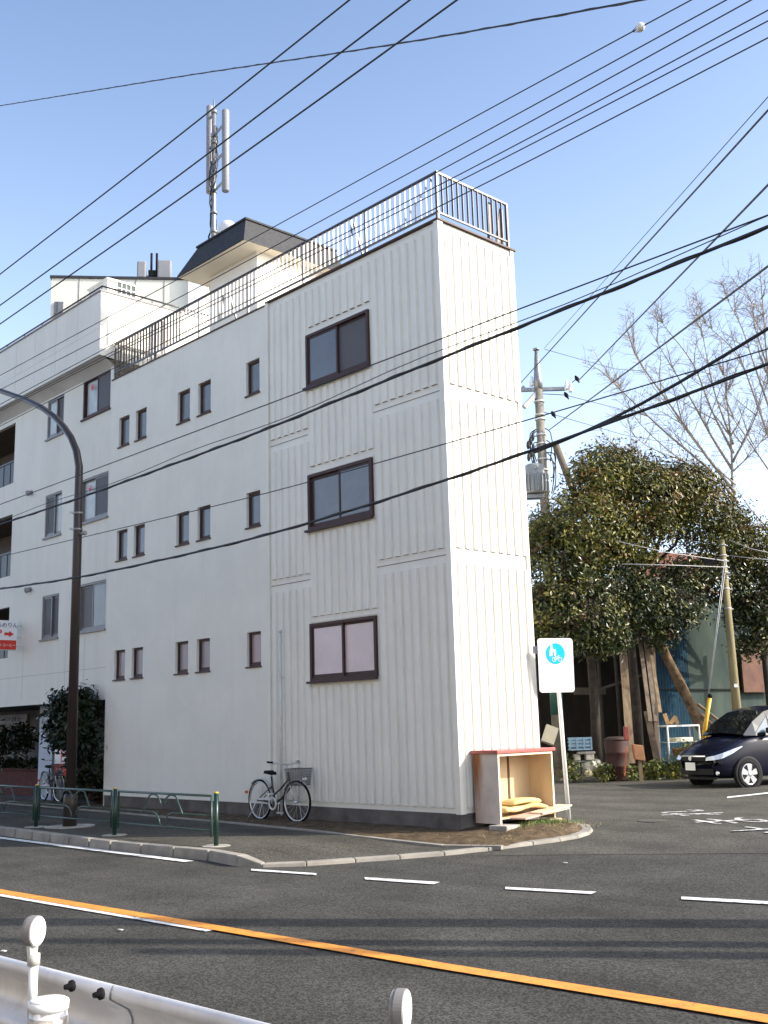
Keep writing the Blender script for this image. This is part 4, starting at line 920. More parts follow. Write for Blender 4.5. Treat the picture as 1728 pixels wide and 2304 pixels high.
flat(c, [(-.008 + .017 * math.cos(k * .524), .055 + .017 * math.sin(k * .524)) for k in range(12)]); flat(c, [(-.028, .035), (.01, .035), (.012, -.01), (.0, -.04), (-.012, -.04), (-.02, -.04), (-.03, -.01)])
c.build('pedestrian_symbol', M_WHITE, disc)
c = MB()
for cx in (-.03, .075):
    for k in range(20):
        a0, a1 = 2 * math.pi * k / 20, 2 * math.pi * (k + 1) / 20; flat(c, [(cx + .036 * math.cos(a0), -.092 + .036 * math.sin(a0)), (cx + .036 * math.cos(a1), -.092 + .036 * math.sin(a1)), (cx + .027 * math.cos(a1), -.092 + .027 * math.sin(a1)), (cx + .027 * math.cos(a0), -.092 + .027 * math.sin(a0))])
def ln(a, b, w=.008):
    d = Vector((b[0] - a[0], b[1] - a[1])).normalized() * w / 2; n2 = Vector((-d.y, d.x)); flat(c, [(a[0] + n2.x, a[1] + n2.y), (b[0] + n2.x, b[1] + n2.y), (b[0] - n2.x, b[1] - n2.y), (a[0] - n2.x, a[1] - n2.y)])
for a, b in (((-.03, -.092), (.0, -.045)), ((.0, -.045), (.05, -.045)), ((.05, -.045), (.02, -.092)), ((.02, -.092), (-.03, -.092)), ((.02, -.092), (0, -.045)), ((.075, -.092), (.045, -.03)), ((.045, -.03), (.065, -.03)), ((0, -.045), (-.005, -.03)), ((-.02, -.03), (.01, -.03))): ln(a, b)
c.build('bicycle_symbol', M_WHITE, disc)
c = MB(); flat(c, [(.12, -.50), (.19, -.50), (.19, -.49), (.12, -.49)]); flat(c, [(-.05, -.54), (-.02, -.54), (-.02, -.52), (-.05, -.52)]); c.build('small_print', mat('pale_print', (.55, .62, .72), .5), sg)
c = MB(); c.obox(sp(0, .3, -.03), sx_ * .06, nrm * .02, upv * .02); c.build('bracket', M_STEEL, sg); c = MB(); c.obox(sp(-.33, .25, -.05), sx_ * .035, nrm * .004, upv * .06); c.build('bracket', M_STEEL, sg)

# ------------------------------------------------------------ unseen houses behind the camera, added to bounce warm light onto the facade
for (x0, x1, y, h, col, lab) in ((-34, -17, -9, 9.5, (.62, .55, .44), 'unseen cream three storey house added behind the camera as warm fill'), (-15.5, -3, -8.5, 7.5, (.60, .50, .38), 'unseen tan two storey house added behind the camera as warm fill'), (-1.5, 12, -9.5, 10, (.66, .60, .50), 'unseen pale apartment house added behind the camera as warm fill')):
    t = thing('fill_house', lab, 'house', ((x0 + x1) / 2, y, 0)); hm = mat('fill_house_wall_%d' % (x1 + 40), col, .85, .1, 1)
    hs = [(x, x + 1.5, z, z + 1.2) for x in np.arange(x0 + 1.2, x1 - 1.8, 3.2) for z in np.arange(1.1, h - 1.6, 2.8)]
    c = MB(); c.box(x0, x1, y - 8, y - .2, -.1, h); xs_ = sorted({x0, x1, *[float(q[0]) for q in hs], *[float(q[1]) for q in hs]}); zs_2 = sorted({-.1, h, *[float(q[2]) for q in hs], *[float(q[3]) for q in hs]})
    for a, b in zip(xs_, xs_[1:]):
        for e, d in zip(zs_2, zs_2[1:]):
            if any(q[0] < (a + b) / 2 < q[1] and q[2] < (e + d) / 2 < q[3] for q in hs): continue
            c.box(a, b, y - .2, y, e, d)
    w_o = c.build('wall', hm, t)
    for q in hs: c = MB(); c.box(q[0], q[1], y - .19, y - .12, q[2], q[3]); c.build('window', M_DKGLASS, t)
    c = MB(); c.box(x0 - .3, x1 + .3, y - 8.3, y + .3, h + .002, h + .2); c.build('roof', M_SHING, t)

# ------------------------------------------------------------ delineators and guard rail in the foreground
M_GRAIL = mat('guard_rail_white', (.68, .68, .70), .38, .12, 3, .05, 20, metal=.1)
streaks(M_GRAIL, .16, (.30, .27, .23)); worn(M_GRAIL, (.20, .11, .06), .275, .315, 7)
ga, gb = on_z(0, 2150, .78), on_z(610, 2304, .78); gd = (gb - ga); gd.z = 0; gd.normalize(); gn = Vector((gd.y, -gd.x, 0))   # gn points to the camera side
gl = thing('guard_rail', 'white steel guard rail crossing the bottom left corner', 'guard rail', ga - Vector((0, 0, .78)))
c = MB(); prof = [(.0, .78), (.012, .765), (.012, .74), (-.055, .70), (-.07, .67), (-.07, .635), (-.055, .61), (.0, .585), (.012, .565), (.0, .545), (-.055, .52), (-.07, .49), (-.07, .455), (-.055, .42), (.012, .38), (.012, .36), (.0, .35)]
PA, PB = ga - gd * 5, ga + gd * 2.32; PA.z = PB.z = 0; P2, P3 = ga + gd * .76, None
def gstrip(pa, pb, dn):
    V = []
    for off in (0, .004):
        for p in (pa, pb):
            for d_, z_ in prof: q = p + gn * (d_ + dn + off); V.append((q.x, q.y, z_))
    n = len(prof); F_ = []
    for k in range(n - 1): F_ += [(k, k + 1, n + k + 1, n + k), (2 * n + k, 3 * n + k, 3 * n + k + 1, 2 * n + k + 1)]
    F_ += [(0, n, 3 * n, 2 * n), (n - 1, 3 * n - 1, 4 * n - 1, 2 * n - 1)]
    c.add(V, F_, 0, True)
gstrip(PA, PB, 0); c.build('beam', M_GRAIL, gl)
c = MB(); jp = on_y(233, 2210, 1.78)                                      # lap joint edge
s0 = (jp - ga).dot(gd)
gstrip(ga + gd * (s0 - .4) - Vector((0, 0, .78)), ga + gd * s0 - Vector((0, 0, .78)), .006); c.build('lap_joint', M_GRAIL, gl)
for (px, py) in ((157, 2219), (222, 2237)):
    p = Vector(on_y(px, py, (ga.y + gd.y * .6) - .07)); c = MB(); q = Vector((p.x, p.y, p.z)); c.lathe(q + gn * -.012, gn, [(0, .018), (.01, .018), (.016, .010), (.03, .008)], 8); c.build('bolt', M_BLACK, gl)
cp_ = dep(110, 2236, 3.33)
c = MB(); c.tube([(cp_.x, cp_.y, -.05), (cp_.x, cp_.y, cp_.z - .035)], .057, 18); c.build('post', M_GRAIL, gl)
c = MB(); c.lathe((cp_.x, cp_.y, cp_.z - .045), (0, 0, 1), [(0, .061), (.026, .061)], 24); c.lathe((cp_.x, cp_.y, cp_.z - .0188), (0, 0, 1), [(0, .060), (.005, .052), (.008, .03), (.009, .004)], 24); c.build('post_cap', M_WHITE, gl)
c = MB(); c.lathe((cp_.x, cp_.y, cp_.z - .095), (0, 0, 1), [(0, .0605), (.032, .0605)], 18); q = Vector((cp_.x, cp_.y, cp_.z - .08)); c.obox(q + gd * .055 + gn * .04, gd * .012, gn * .02, (0, 0, .014)); c.lathe(q + gd * .05 + gn * .05, gd, [(-.02, .006), (.03, .006)], 8); c.build('clamp_band', mat('clamp_steel', (.45, .42, .38), .5, .3, 20, metal=.5), gl)
c = MB(); q = Vector((cp_.x, cp_.y, cp_.z - .10)) + gd * .085; c.obox(q - Vector((0, 0, .04)), gd * .04, gn * .004, (0, 0, .055)); c.obox(q + gd * .04 - Vector((0, 0, .03)), gd * .004, gn * .02, (0, 0, .05)); c.build('beam_bracket', mat('bracket_pale', (.58, .57, .54), .45, .25, 12), gl)
c = MB(); c.lathe(q + gn * -.001 - Vector((0, 0, .05)) + gd * .01, gn, [(0, .016), (.01, .015), (.014, .008), (.022, .007)], 8); c.build('bolt', M_BLACK, gl)
def delineator(label, cpt, rad, base_z):
    t = thing('delineator', label, 'reflector post', (0, 0, 0), 'round road reflectors on the guard rail')
    fwd = Vector((.85, .53, 0)).normalized()
    sd_ = Vector((-fwd.y, fwd.x, 0)); rim = lambda r_, d_: [fwd * d_ + sd_ * r_ * math.cos(2 * math.pi * k / 36) + Vector((0, 0, r_ * math.sin(2 * math.pi * k / 36))) for k in range(36)]
    c = MB(); c.prism(rim(rad * .93, -.022), fwd * .010); c.prism(rim(rad, -.012), fwd * .022); d_ = c.build('reflector_rim', mat('delineator_rim', (.20, .19, .185), .5), t)
    c = MB(); c.prism(rim(rad * .93, .0103), fwd * .003); c.build('reflector_face', mat('delineator_face', (.84, .83, .83), .35, .06, 40), d_)
    c = MB(); c.prism([(fwd * -.012) + Vector((-fwd.y, fwd.x, 0)) * a + Vector((0, 0, b)) for a, b in ((-.026, -rad * .88), (.026, -rad * .88), (.017, -rad - .03), (-.017, -rad - .03))], fwd * .012); c.build('neck', mat('delineator_neck', (.6, .6, .57), .5), t)
    c = MB(); c.lathe((0, 0, -rad - .055), (0, 0, 1), [(0, .020), (.035, .020)], 14); c.build('collar', mat('delineator_collar', (.46, .45, .40), .5), t)
    c = MB(); c.tube([(0, 0, -rad - .055), (0, 0, base_z - cpt.z)], .0145, 14); c.build('rod', M_WHITE, t)
    t.location = cpt; t['_base'] = tuple(cpt)
d1 = dep(78, 2095, 3.5); delineator('round white reflector on a white rod left of the capped guard rail post', d1, .048, cp_.z - .1)
d2 = dep(905, 2272, 2.62); delineator('round white reflector cut off at the bottom edge of the photo', d2, .048, .5)

# ------------------------------------------------------------ the yard on the right
M_CPOLE = mat('pole_concrete', (.21, .19, .158), .85, .25, 4, .3, 50); M_WOODP = mat('pole_mossy', (.26, .22, .115), .9, .35, 4, .5, 30, stretch=(1, 1, .2))
ub = gr(1262, 1756); D0 = 29.0
up = thing('utility_pole', 'concrete utility pole with crossarms and transformer behind the white building', 'utility pole', (ub.x, ub.y, 0))
def upz(px, py): 
    n = np.array([ub.x, ub.y, 0]); r_ = ray(px, py); tt = (np.array([ub.x, ub.y, 0]) - CAM).dot(n) / r_.dot(n); return Vector(CAM + tt * r_)
tz = upz(1220, 860).z; TZ = upz(1220, 787).z
c = MB(); c.tube([(ub.x, ub.y, 0), (ub.x, ub.y, tz)], [.17, .115], 14); c.build('pole', M_CPOLE, up)
c = MB(); c.tube([(ub.x, ub.y, tz - .2), (ub.x, ub.y, tz + .1), (ub.x, ub.y, TZ)], [.13, .12, .045], 12); c.lathe((ub.x, ub.y, TZ), (0, 0, 1), [(0, .09), (.05, .09)], 10); c.build('steel_top', M_STEEL, up)
vr = Vector((.682, .731, 0))
c = MB(); z_ = upz(1216, 876).z; ZARM = z_; c.bar(Vector((ub.x, ub.y, z_)) - vr * 1.0, Vector((ub.x, ub.y, z_)) + vr * .75, .09, .1); arm = c.build('crossarm', M_STEEL, up)
c = MB(); c.bar(Vector((ub.x, ub.y, z_ - .1)) - vr * .05, Vector((ub.x, ub.y, z_ - .55)) - vr * .45 + Vector((.1, -.1, 0)), .12, .12); c.bar(Vector((ub.x, ub.y, z_ + .1)) - vr * .4, Vector((ub.x, ub.y, z_ - .25)) - vr * .75, .08, .08); c.build('crossarm', M_STEEL, up)
for (px, py) in ((1274, 868), (1283, 873), (1195, 860)):
    p = upz(px, py); c = MB(); c.lathe(p - Vector((0, 0, .12)), (.1, .0, 1), [(0, .05), (.05, .075), (.08, .045), (.13, .075), (.16, .045), (.22, .05), (.28, .03)], 10); c.build('insulator', M_WHITE, arm)
for (px, py) in ((1298, 852), (1274, 889), (1245, 932)):
    p = upz(px, py); c = MB(); c.lathe(p, (.3, .35, -.9), [(-.10, .02), (-.03, .055), (.02, .06), (.08, .03), (.14, .012)], 8); c.bar(p, (Vector((ub.x, ub.y, ZARM)) + vr * .72) if py < 870 else Vector((ub.x, ub.y, p.z + .1)), .016, .016); c.build('clamp_cover', M_BLACK, up)
c = MB(); p = upz(1205, 1085); q0 = Vector((p.x, p.y, p.z)); c.lathe((q0.x, q0.y, upz(1205, 1112).z), (0, 0, 1), [(0, .30), (.06, .32), (.55, .32), (.58, .29), (.80, .29), (.84, .22), (.86, .1)], 18)
for k in range(18):
    a = 2 * math.pi * k / 18; d_ = Vector((math.cos(a), math.sin(a), 0)); zb_ = upz(1205, 1112).z; c.obox(Vector((q0.x, q0.y, zb_ + .3)) + d_ * .34, d_ * .03, Vector((-d_.y, d_.x, 0)) * .008, (0, 0, .25))
tr = c.build('transformer', mat('transformer_grey', (.26, .275, .28), .5, .1, 4), up)
c = MB(); zb_ = upz(1205, 1112).z; c.bar(Vector((ub.x, ub.y, zb_ - .08)), Vector((q0.x, q0.y, zb_ - .08)) - vr * .3, .3, .1); c.lathe((q0.x + .1, q0.y - .1, zb_ + .72), (.6, -.6, -.1), [(0, .07), (.1, .08), (.2, .05)], 10); c.build('transformer_bracket', M_STEEL, up); c = MB(); c.lathe((q0.x + .12, q0.y - .12, zb_ + .6), (0, 0, -1), [(0, .07), (.14, .06)], 8); c.build('bushing', M_STEEL, up)
for py in (905, 935, 945, 980, 1000, 1035, 1060, 1085): z_ = upz(1222, py).z; c = MB(); c.lathe((ub.x, ub.y, z_), (0, 0, 1), [(0, .15), (.04, .15)], 12); c.build('pole_band', M_OFFW, up)
c = MB(); r = random.Random(9)
for k in range(12):
    s = -1 if k < 7 else 1; z_ = upz(1224, 965).z - r.random() * .9; p0_ = Vector((ub.x, ub.y, z_)); pts = []
    for i in range(9): 
        f = i / 8; pts.append(p0_ + vr * s * (.12 + .35 * math.sin(f * 2.6) * (.6 + r.random() * .1)) * (1 if k % 2 else .8) + Vector((.1, -.1, .25 * math.sin(f * 3.1) - 1.2 * f * (.6 + .4 * (k % 3) / 2))))
    c.tube(pts, .016, 5)
for k in range(6):
    p = Vector((ub.x, ub.y, upz(1224, 985 + 9 * k).z)) - vr * (.25 + .07 * (k % 3)) + Vector((.1, -.1, 0)); c.lathe(p, (.1, 0, 1), [(-.12, .02), (-.05, .05), (.05, .05), (.12, .02)], 6)
c.build('jumper_cable', M_CABLE, up)
c = MB(); c.lathe((ub.x, ub.y, 1.7), (0, 0, 1), [(0, .172), (1.4, .168)], 14); c.build('green_wrap', mat('wrap_green', (.03, .10, .08), .6, .3, 8), up)
c = MB(); a_, b_2 = upz(1250, 1000), dep(1300, 1130, 28.6); c.tube([a_, b_2, b_2 + (b_2 - a_) * .6], .095, 10); c.build('raking_strut', mat('strut_wood', (.15, .12, .08), .9, .3, 5), up)
# mossy pole with guy wire
wp0 = dep(1666, 1690, 28.5); wp1 = dep(1637, 1199, 28.5); 
wp = thing('utility_pole', 'mossy slim pole with steel bands standing behind the dark car', 'utility pole', (wp0.x, wp0.y, 0))
c = MB(); c.tube([(wp0.x, wp0.y, 0), (wp0.x, wp0.y, wp1.z)], [.135, .075], 12); c.build('pole', M_WOODP, wp)
for py in (1213, 1238, 1250, 1265, 1278, 1292, 1317, 1364): z_ = dep(1645, py, 28.5).z; c = MB(); c.lathe((wp0.x, wp0.y, z_), (0, 0, 1), [(0, .098), (.03, .10)], 12); c.obox((wp0.x + .05, wp0.y + .08, z_), vr * .06, (.02, -.02, 0), (0, 0, .015)); c.build('pole_band', M_OFFW, wp)
c = MB(); z_ = dep(1655, 1542, 28.5).z; c.obox((wp0.x + .09, wp0.y - .09, z_), vr * .05, (.005, -.005, 0), (0, 0, .045)); c.build('number_plate', M_WHITE, wp)
c = MB(); c.tube([dep(1622, 1258, 28.4), dep(1580, 1262, 28.4)], .05, 8); c.obox(dep(1598, 1264, 28.3), vr * .17, (.02, -.02, 0), (0, 0, .07)); c.build('junction_box', M_BLACK, wp)
gw = thing('guy_wire', 'thin steel guy wire with a yellow guard left of the mossy pole', 'guy wire', dep(1578, 1672, 28.3))
gt = dep(1630, 1262, 28.5); gb_ = dep(1578, 1690, 27.9)
for o_ in (0, .05):
    c = MB(); c.tube([gt + vr * o_, gt.lerp(gb_, .55) + vr * o_ * .5, gb_], .012, 5); c.build('wire', M_STEEL, gw)
c = MB(); gg = dep(1597, 1570, 28.05); c.tube([gg, gb_], .055, 10); c.lathe(gg, gg - gb_, [(0, .06), (.1, .06)], 10, 1); c.build('wire_guard', [mat('guard_yellow', (.62, .36, .015), .45, .2, 8), M_BLACK], gw)

# corrugated shed walls
M_CORR = mat('corrugated_bluegreen', (.135, .17, .145), .75, .4, 1.2, spec=.12, col2=(.06, .09, .09), stretch=(1, 1, .35)); M_CORRB = mat('corrugated_blue', (.012, .042, .070), .75, .4, 1.4, spec=.12); M_RUST = mat('corrugated_rust', (.10, .04, .022), .8, .5, 2)
sh = thing('corrugated_shed', 'blue green corrugated metal shed behind the trees and planks', 'shed', dep(1600, 1700, 33) - Vector((0, 0, .8)))
def corr(pa, pb, z0, z1, nb, mt, name, parent, side):
    c = MB(); n = nb * 4; d = (pb - pa); L = d.length; d.normalize(); nn = Vector((d.y, -d.x, 0)); pts = []
    for k in range(n + 1): q = pa + d * (L * k / n) + nn * .018 * math.sin(k * math.pi / 2); pts.append(q)
    for a, b in zip(pts, pts[1:]): c.add([(a.x, a.y, z0), (b.x, b.y, z0), (b.x, b.y, z1), (a.x, a.y, z1)], [(0, 1, 2, 3)], 0, True)
    return c.build(name, mt, parent)
sa = dep(1478, 1560, 31.0); sb = dep(1553, 1560, 32.2); sc_ = dep(1760, 1560, 35.5)
zs_ = dep(1600, 1552, 33).z; zt_ = dep(1600, 1340, 33).z
for a in (sa, sb, sc_): a.z = 0
corr(sa, sb, 0, zs_, 12, M_CORRB, 'blue_lower_sheet', sh, 1); corr(sa, sb, zs_ + .02, zt_ + .4, 12, M_CORRB, 'blue_upper_sheet', sh, 1)
corr(sb, sc_, 0, zs_, 48, M_CORR, 'pale_lower_sheet', sh, 1); corr(sb, sc_, zs_ + .02, zt_, 48, M_CORR, 'pale_upper_sheet', sh, 1)
c = MB(); c.bar(Vector((sa.x, sa.y, zs_ + .01)), Vector((sc_.x, sc_.y, zs_ + .01)), .09, .03); c.build('seam_batten', M_BLACK, sh)
d_ = (sc_ - sa).normalized(); bk_ = Vector((-d_.y, d_.x, 0))
c = MB(); c.prism([(sa.x, sa.y, zt_ + .3), (sc_.x, sc_.y, zt_), (sc_.x + bk_.x * 4, sc_.y + bk_.y * 4, zt_ + 1.2), (sa.x + bk_.x * 4, sa.y + bk_.y * 4, zt_ + 1.5)], (0, 0, .06)); c.build('roof', M_RUST, sh)
c = MB(); e0 = dep(1702, 1500, 34.3); c.obox(e0, d_ * .9, bk_ * .03, (0, 0, .8)); c.build('rusty_patch', M_RUST, sh)
rh = thing('rusty_house', 'rust red roofed house glimpsed through the tree leaves', 'house', dep(1480, 1500, 38) - Vector((0, 0, 2)))
a = dep(1380, 1335, 38); b = dep(1590, 1335, 39.5); tz_ = dep(1480, 1262, 39).z
c = MB(); c.add([a, b, Vector((b.x - .5, b.y + 3, tz_ + .6)), Vector((a.x - .5, a.y + 3, tz_ + .6))], [(0, 1, 2, 3)]); c.add([a - Vector((0, 0, .1)), b - Vector((0, 0, .1)), b, a], [(0, 1, 2, 3)]); c.build('roof', mat('rust_roof', (.13, .04, .026), .8, .35, 2), rh)
c = MB(); bb = (b - a).normalized(); c.prism([(a.x, a.y + .3, 0), (b.x, b.y + .3, 0), (b.x - .5, b.y + 3, 0), (a.x - .5, a.y + 3, 0)], (0, 0, a.z - .1)); c.build('wall', mat('house_brown', (.10, .07, .05), .85, .3, 3), rh)
# dark lean-to behind the concrete pole
lt = thing('lean_to_shed', 'dark timber lean-to in deep shade behind the concrete pole', 'shed', dep(1300, 1720, 33) - Vector((0, 0, .3)))
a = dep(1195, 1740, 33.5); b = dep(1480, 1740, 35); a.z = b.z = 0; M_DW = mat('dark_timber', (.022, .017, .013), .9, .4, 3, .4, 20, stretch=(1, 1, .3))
z5 = dep(1300, 1430, 34).z; d_2 = (b - a).normalized(); n2_ = Vector((d_2.y, -d_2.x, 0))
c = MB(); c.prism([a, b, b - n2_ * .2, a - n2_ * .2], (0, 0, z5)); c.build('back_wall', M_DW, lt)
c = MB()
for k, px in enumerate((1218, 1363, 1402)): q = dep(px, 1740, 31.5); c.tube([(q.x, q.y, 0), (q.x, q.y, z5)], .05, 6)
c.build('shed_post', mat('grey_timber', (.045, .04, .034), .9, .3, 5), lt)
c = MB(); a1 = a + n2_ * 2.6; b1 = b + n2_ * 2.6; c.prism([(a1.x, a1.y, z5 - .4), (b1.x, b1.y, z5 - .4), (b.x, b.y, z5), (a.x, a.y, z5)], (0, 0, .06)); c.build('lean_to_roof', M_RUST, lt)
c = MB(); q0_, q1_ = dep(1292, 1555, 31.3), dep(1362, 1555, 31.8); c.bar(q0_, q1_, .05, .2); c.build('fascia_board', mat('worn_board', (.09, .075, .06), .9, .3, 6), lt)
# yard ground: earth edge with a low kerb
ye = [gr(1180, 1760), gr(1254, 1757), gr(1370, 1752), gr(1460, 1749), gr(1545, 1745), gr(1760, 1735)]
c = MB(); bk2 = Vector((-.85, .53, 0))
for a_, b_ in zip(ye, ye[1:]): c.add([(a_.x, a_.y, .02), (b_.x, b_.y, .02), (b_.x + bk2.x * 16, b_.y + bk2.y * 16, .02), (a_.x + bk2.x * 16, a_.y + bk2.y * 16, .02)], [(0, 1, 2, 3)])
tag(c.build('yard_ground', M_DIRT), kind='structure')
c = MB()
for a_, b_ in zip(ye, ye[1:]): c.bar((a_.x, a_.y, .02), (b_.x, b_.y, .02), .18, .07)
tag(c.build('yard_kerb', mat('worn_kerb', (.20, .18, .15), .9, .3, 4)), kind='structure')
# planks leaning on the shed
M_PLANK = mat('weathered_plank', (.24, .175, .105), .85, .45, 3, .3, 30, stretch=(4, 4, .3)); M_PLANK2 = mat('grey_plank', (.20, .155, .11), .85, .4, 3, .3, 30, stretch=(4, 4, .3))
for (p0_, p1_, w_, mt, lab) in (((1420, 1712, 27.6), (1400, 1440, 29.0), .20, M_PLANK, 'widest weathered plank leaning left of the plank bundle'),
        ((1463, 1620, 27.9), (1440, 1440, 29.3), .10, M_PLANK2, 'left board of the leaning bundle beside the blue sheet'), ((1475, 1620, 28.0), (1453, 1445, 29.4), .10, M_PLANK2, 'middle board of the leaning bundle beside the blue sheet'),
        ((1485, 1600, 28.1), (1462, 1450, 29.5), .09, M_PLANK, 'right board of the leaning bundle beside the blue sheet'), ((1482, 1728, 27.7), (1455, 1600, 28.2), .16, mat('dark_plank', (.12, .085, .06), .85, .4, 4), 'short dark board standing in front of the bundle'),
        ((1475, 1535, 29.0), (1468, 1390, 29.6), .05, M_PLANK, 'thin upright stick in front of the blue sheet')):
    a_, b_ = dep(*p0_), dep(*p1_); c = MB(); c.bar(a_ - (b_ - a_) * .02, b_, w_, .045, hint=(.7, -.7, 0)); tag(c.build('plank', mt), lab, 'plank', 'planks leaning in the yard')
a_, b_ = dep(1600, 1680, 28.6), dep(1462, 1400, 30); c = MB(); n = 10; r = random.Random(5)
c.tube([a_.lerp(b_, i / n) + Vector((r.gauss(0, .006), r.gauss(0, .006), 0)) for i in range(n + 1)], [.15 - .04 * i / n + r.random() * .02 for i in range(n + 1)], 10); tag(c.build('log', mat('log_bark', (.21, .14, .08), .95, .5, 4.5, .9, 14, col2=(.05, .036, .024), spec=.1)), 'long mottled log leaning against the blue corrugated sheet', 'log')
for i, (p0_, p1_, w_, th, lab) in enumerate((((1570, 1585, 29.4), (1640, 1640, 28.8), .07, .07, 'pale beam sloping down behind the yellow wire guard'), ((1576, 1606, 29.3), (1630, 1655, 28.8), .16, .03, 'brown board under the pale sloping beam'), ((1590, 1632, 29.0), (1640, 1668, 28.8), .04, .03, 'thin slat lowest in the heap behind the car'), ((1575, 1650, 28.7), (1600, 1685, 28.5), .05, .04, 'pale batten at the foot of the log'))):
    a_, b_ = dep(*p0_), dep(*p1_); c = MB(); c.bar(a_, b_, w_, th); tag(c.build('timber', M_PLANK if i != 1 else mat('red_brown_board', (.15, .07, .045), .85, .3, 5)), lab, 'timber', 'timber heap behind the car')
a_, b_ = dep(1628, 1632, 29.2), dep(1652, 1612, 29.5); c = MB(); c.tube([a_, b_], .12, 12); tag(c.build('grey_roll', mat('roll_grey', (.36, .33, .32), .8, .15, 5)), 'short grey roll lying behind the hood of the car', 'roll')
for i, (px, py, h, ang2) in enumerate(((1500, 1620, .28, -.25), (1513, 1622, .24, .7), (1522, 1622, .2, -.3))):
    q = dep(px, py, 28.1); c = MB(); dv = vr * math.sin(ang2) + Vector((0, 0, 1)) * math.cos(ang2); c.bar(q - dv * h * .4, q + dv * h * .6, .10, .03, hint=(.7, -.7, 0)); tag(c.build('wood_offcut', mat('fresh_wood', (.48, .29, .12), .8, .2, 6)), ('tall orange offcut at the left end of the white frame table', 'slanting orange offcut in the middle of the table top', 'short orange offcut right of the other offcuts')[i], 'offcut', 'wood offcuts on the frame table')
# white frame table
ft = thing('frame_table', 'white metal frame table with a tray in front of the blue sheet', 'table', dep(1540, 1720, 27.8) - Vector((0, 0, 0)))
T0, T1 = dep(1501, 1634, 27.9), dep(1572, 1632, 28.4); bkv = Vector((-.5, .32, 0)) * .9; M_FT = mat('frame_white', (.62, .63, .62), .5, .15, 6)
c = MB(); T1.z = T0.z; hT = .95
c.bar(T0, T1, .04, .04); c.bar(T0 + bkv, T1 + bkv, .04, .04); c.bar(T0, T0 + bkv, .04, .04); c.bar(T1, T1 + bkv, .04, .04); c.build('frame', M_FT, ft)
for p in (T0, T1, T0 + bkv, T1 + bkv): c = MB(); c.bar(p, p - Vector((0, 0, hT)), .035, .035); c.build('leg', M_FT, ft)
c = MB(); zf = .42; c.prism([T0 - Vector((0, 0, zf)), T1 - Vector((0, 0, zf)), T1 + bkv - Vector((0, 0, zf)), T0 + bkv - Vector((0, 0, zf))], (0, 0, .02)); c.prism([T0, T1, T1 + bkv, T0 + bkv], (0, 0, .018)); c.build('shelf', mat('shelf_grey', (.3, .3, .3), .7), ft)
c = MB(); q = T0.lerp(T1, .52) + bkv * .4 - Vector((0, 0, zf - .07)); c.obox(q, (T1 - T0) * .28, bkv * .35, (0, 0, .05)); tag(c.build('tray', mat('tray_cream', (.62, .58, .44), .6, .2, 8), bevel=.01), 'cream plastic tray on the shelf of the white frame table', 'tray')
for i, f in enumerate((.32, .55)):
    q = T0.lerp(T1, f) + bkv * .3 - Vector((0, 0, .78)); c = MB(); c.lathe(q, (0, 0, 1), [(0, .075), (.16, .105), (.16, .115), (.2, .115)], 12); tag(c.build('flower_pot', mat('terracotta', (.42, .13, .06), .8, .2, 8)), ('left terracotta pot under the frame table', 'right terracotta pot under the frame table')[i], 'pot', 'terracotta pots under the table')
# drum, post box, crate, blocks, leaning sheet
dq = dep(1392, 1750, 27.6); dm = thing('rusty_drum', 'dark red rusty oil drum under the tree', 'drum', (dq.x, dq.y, 0)); c = MB(); c.lathe((dq.x, dq.y, .02), (0, 0, 1), [(0, .30), (.02, .31), (.33, .30), (.35, .315), (.37, .30), (.66, .30), (.68, .315), (.7, .30), (.96, .31), (.98, .30)], 20); c.build('drum_body', mat('drum_rust', (.042, .011, .008), .75, .5, 5), dm); c = MB(); c.lathe((dq.x, dq.y, 1.0), (0, 0, 1), [(0, .31), (.05, .32), (.10, .2)], 18); c.build('drum_lid', mat('drum_lid', (.045, .025, .02), .8, .4, 6), dm)
pq = dep(1409, 1650, 27.3); c = MB(); c.obox(pq, vr * .06, (.05, -.05, 0), (0, 0, .17)); tag(c.build('red_box', mat('faded_red', (.24, .045, .03), .6, .3, 9), bevel=.015), 'narrow faded red box hanging beside the rusty drum', 'box')
pq = dep(1436, 1693, 27.1); lb2 = thing('orange_box', 'tilted orange brown box standing on a stake among the weeds', 'box', (pq.x, pq.y, 0)); c = MB(); c.obox(pq, vr * .125 + Vector((0, 0, -.02)), (.09, -.09, 0), Vector((0, 0, .19)) + vr * -.02); c.build('box_body', mat('box_orange', (.36, .17, .08), .7, .25, 7), lb2, bevel=.015)
c = MB(); c.bar((pq.x + .03, pq.y, .0), (pq.x + .03, pq.y, pq.z - .15), .09, .05, hint=(.7, -.7, 0)); c.build('stake', M_PLANK, lb2)
c = MB(); a_, b_ = dep(1405, 1745, 27.2), dep(1410, 1680, 27.3); c.bar(a_, b_, .03, .03); tag(c.build('red_rod', mat('rod_red', (.4, .12, .06), .6)), 'thin red rod standing at the right side of the drum', 'rod')
q = dep(1304, 1673, 27.5); cr = thing('crate', 'pale blue plastic crate on top of stacked blocks by the sign post', 'crate', q); cdx, cdy = vr * .27, Vector((.13, -.13, 0))
c = MB()
M_CR = mat('crate_blue', (.16, .25, .33), .5, .12, 6)
for k in range(4): z_ = -.14 + k * .09; c.obox(q + cdy + Vector((0, 0, z_)), cdx, Vector((.006, -.006, 0)), (0, 0, .022)); c.obox(q - cdy + Vector((0, 0, z_)), cdx, Vector((.006, -.006, 0)), (0, 0, .022)); c.obox(q + cdx + Vector((0, 0, z_)), vr * .006, cdy, (0, 0, .022)); c.obox(q - cdx + Vector((0, 0, z_)), vr * .006, cdy, (0, 0, .022))
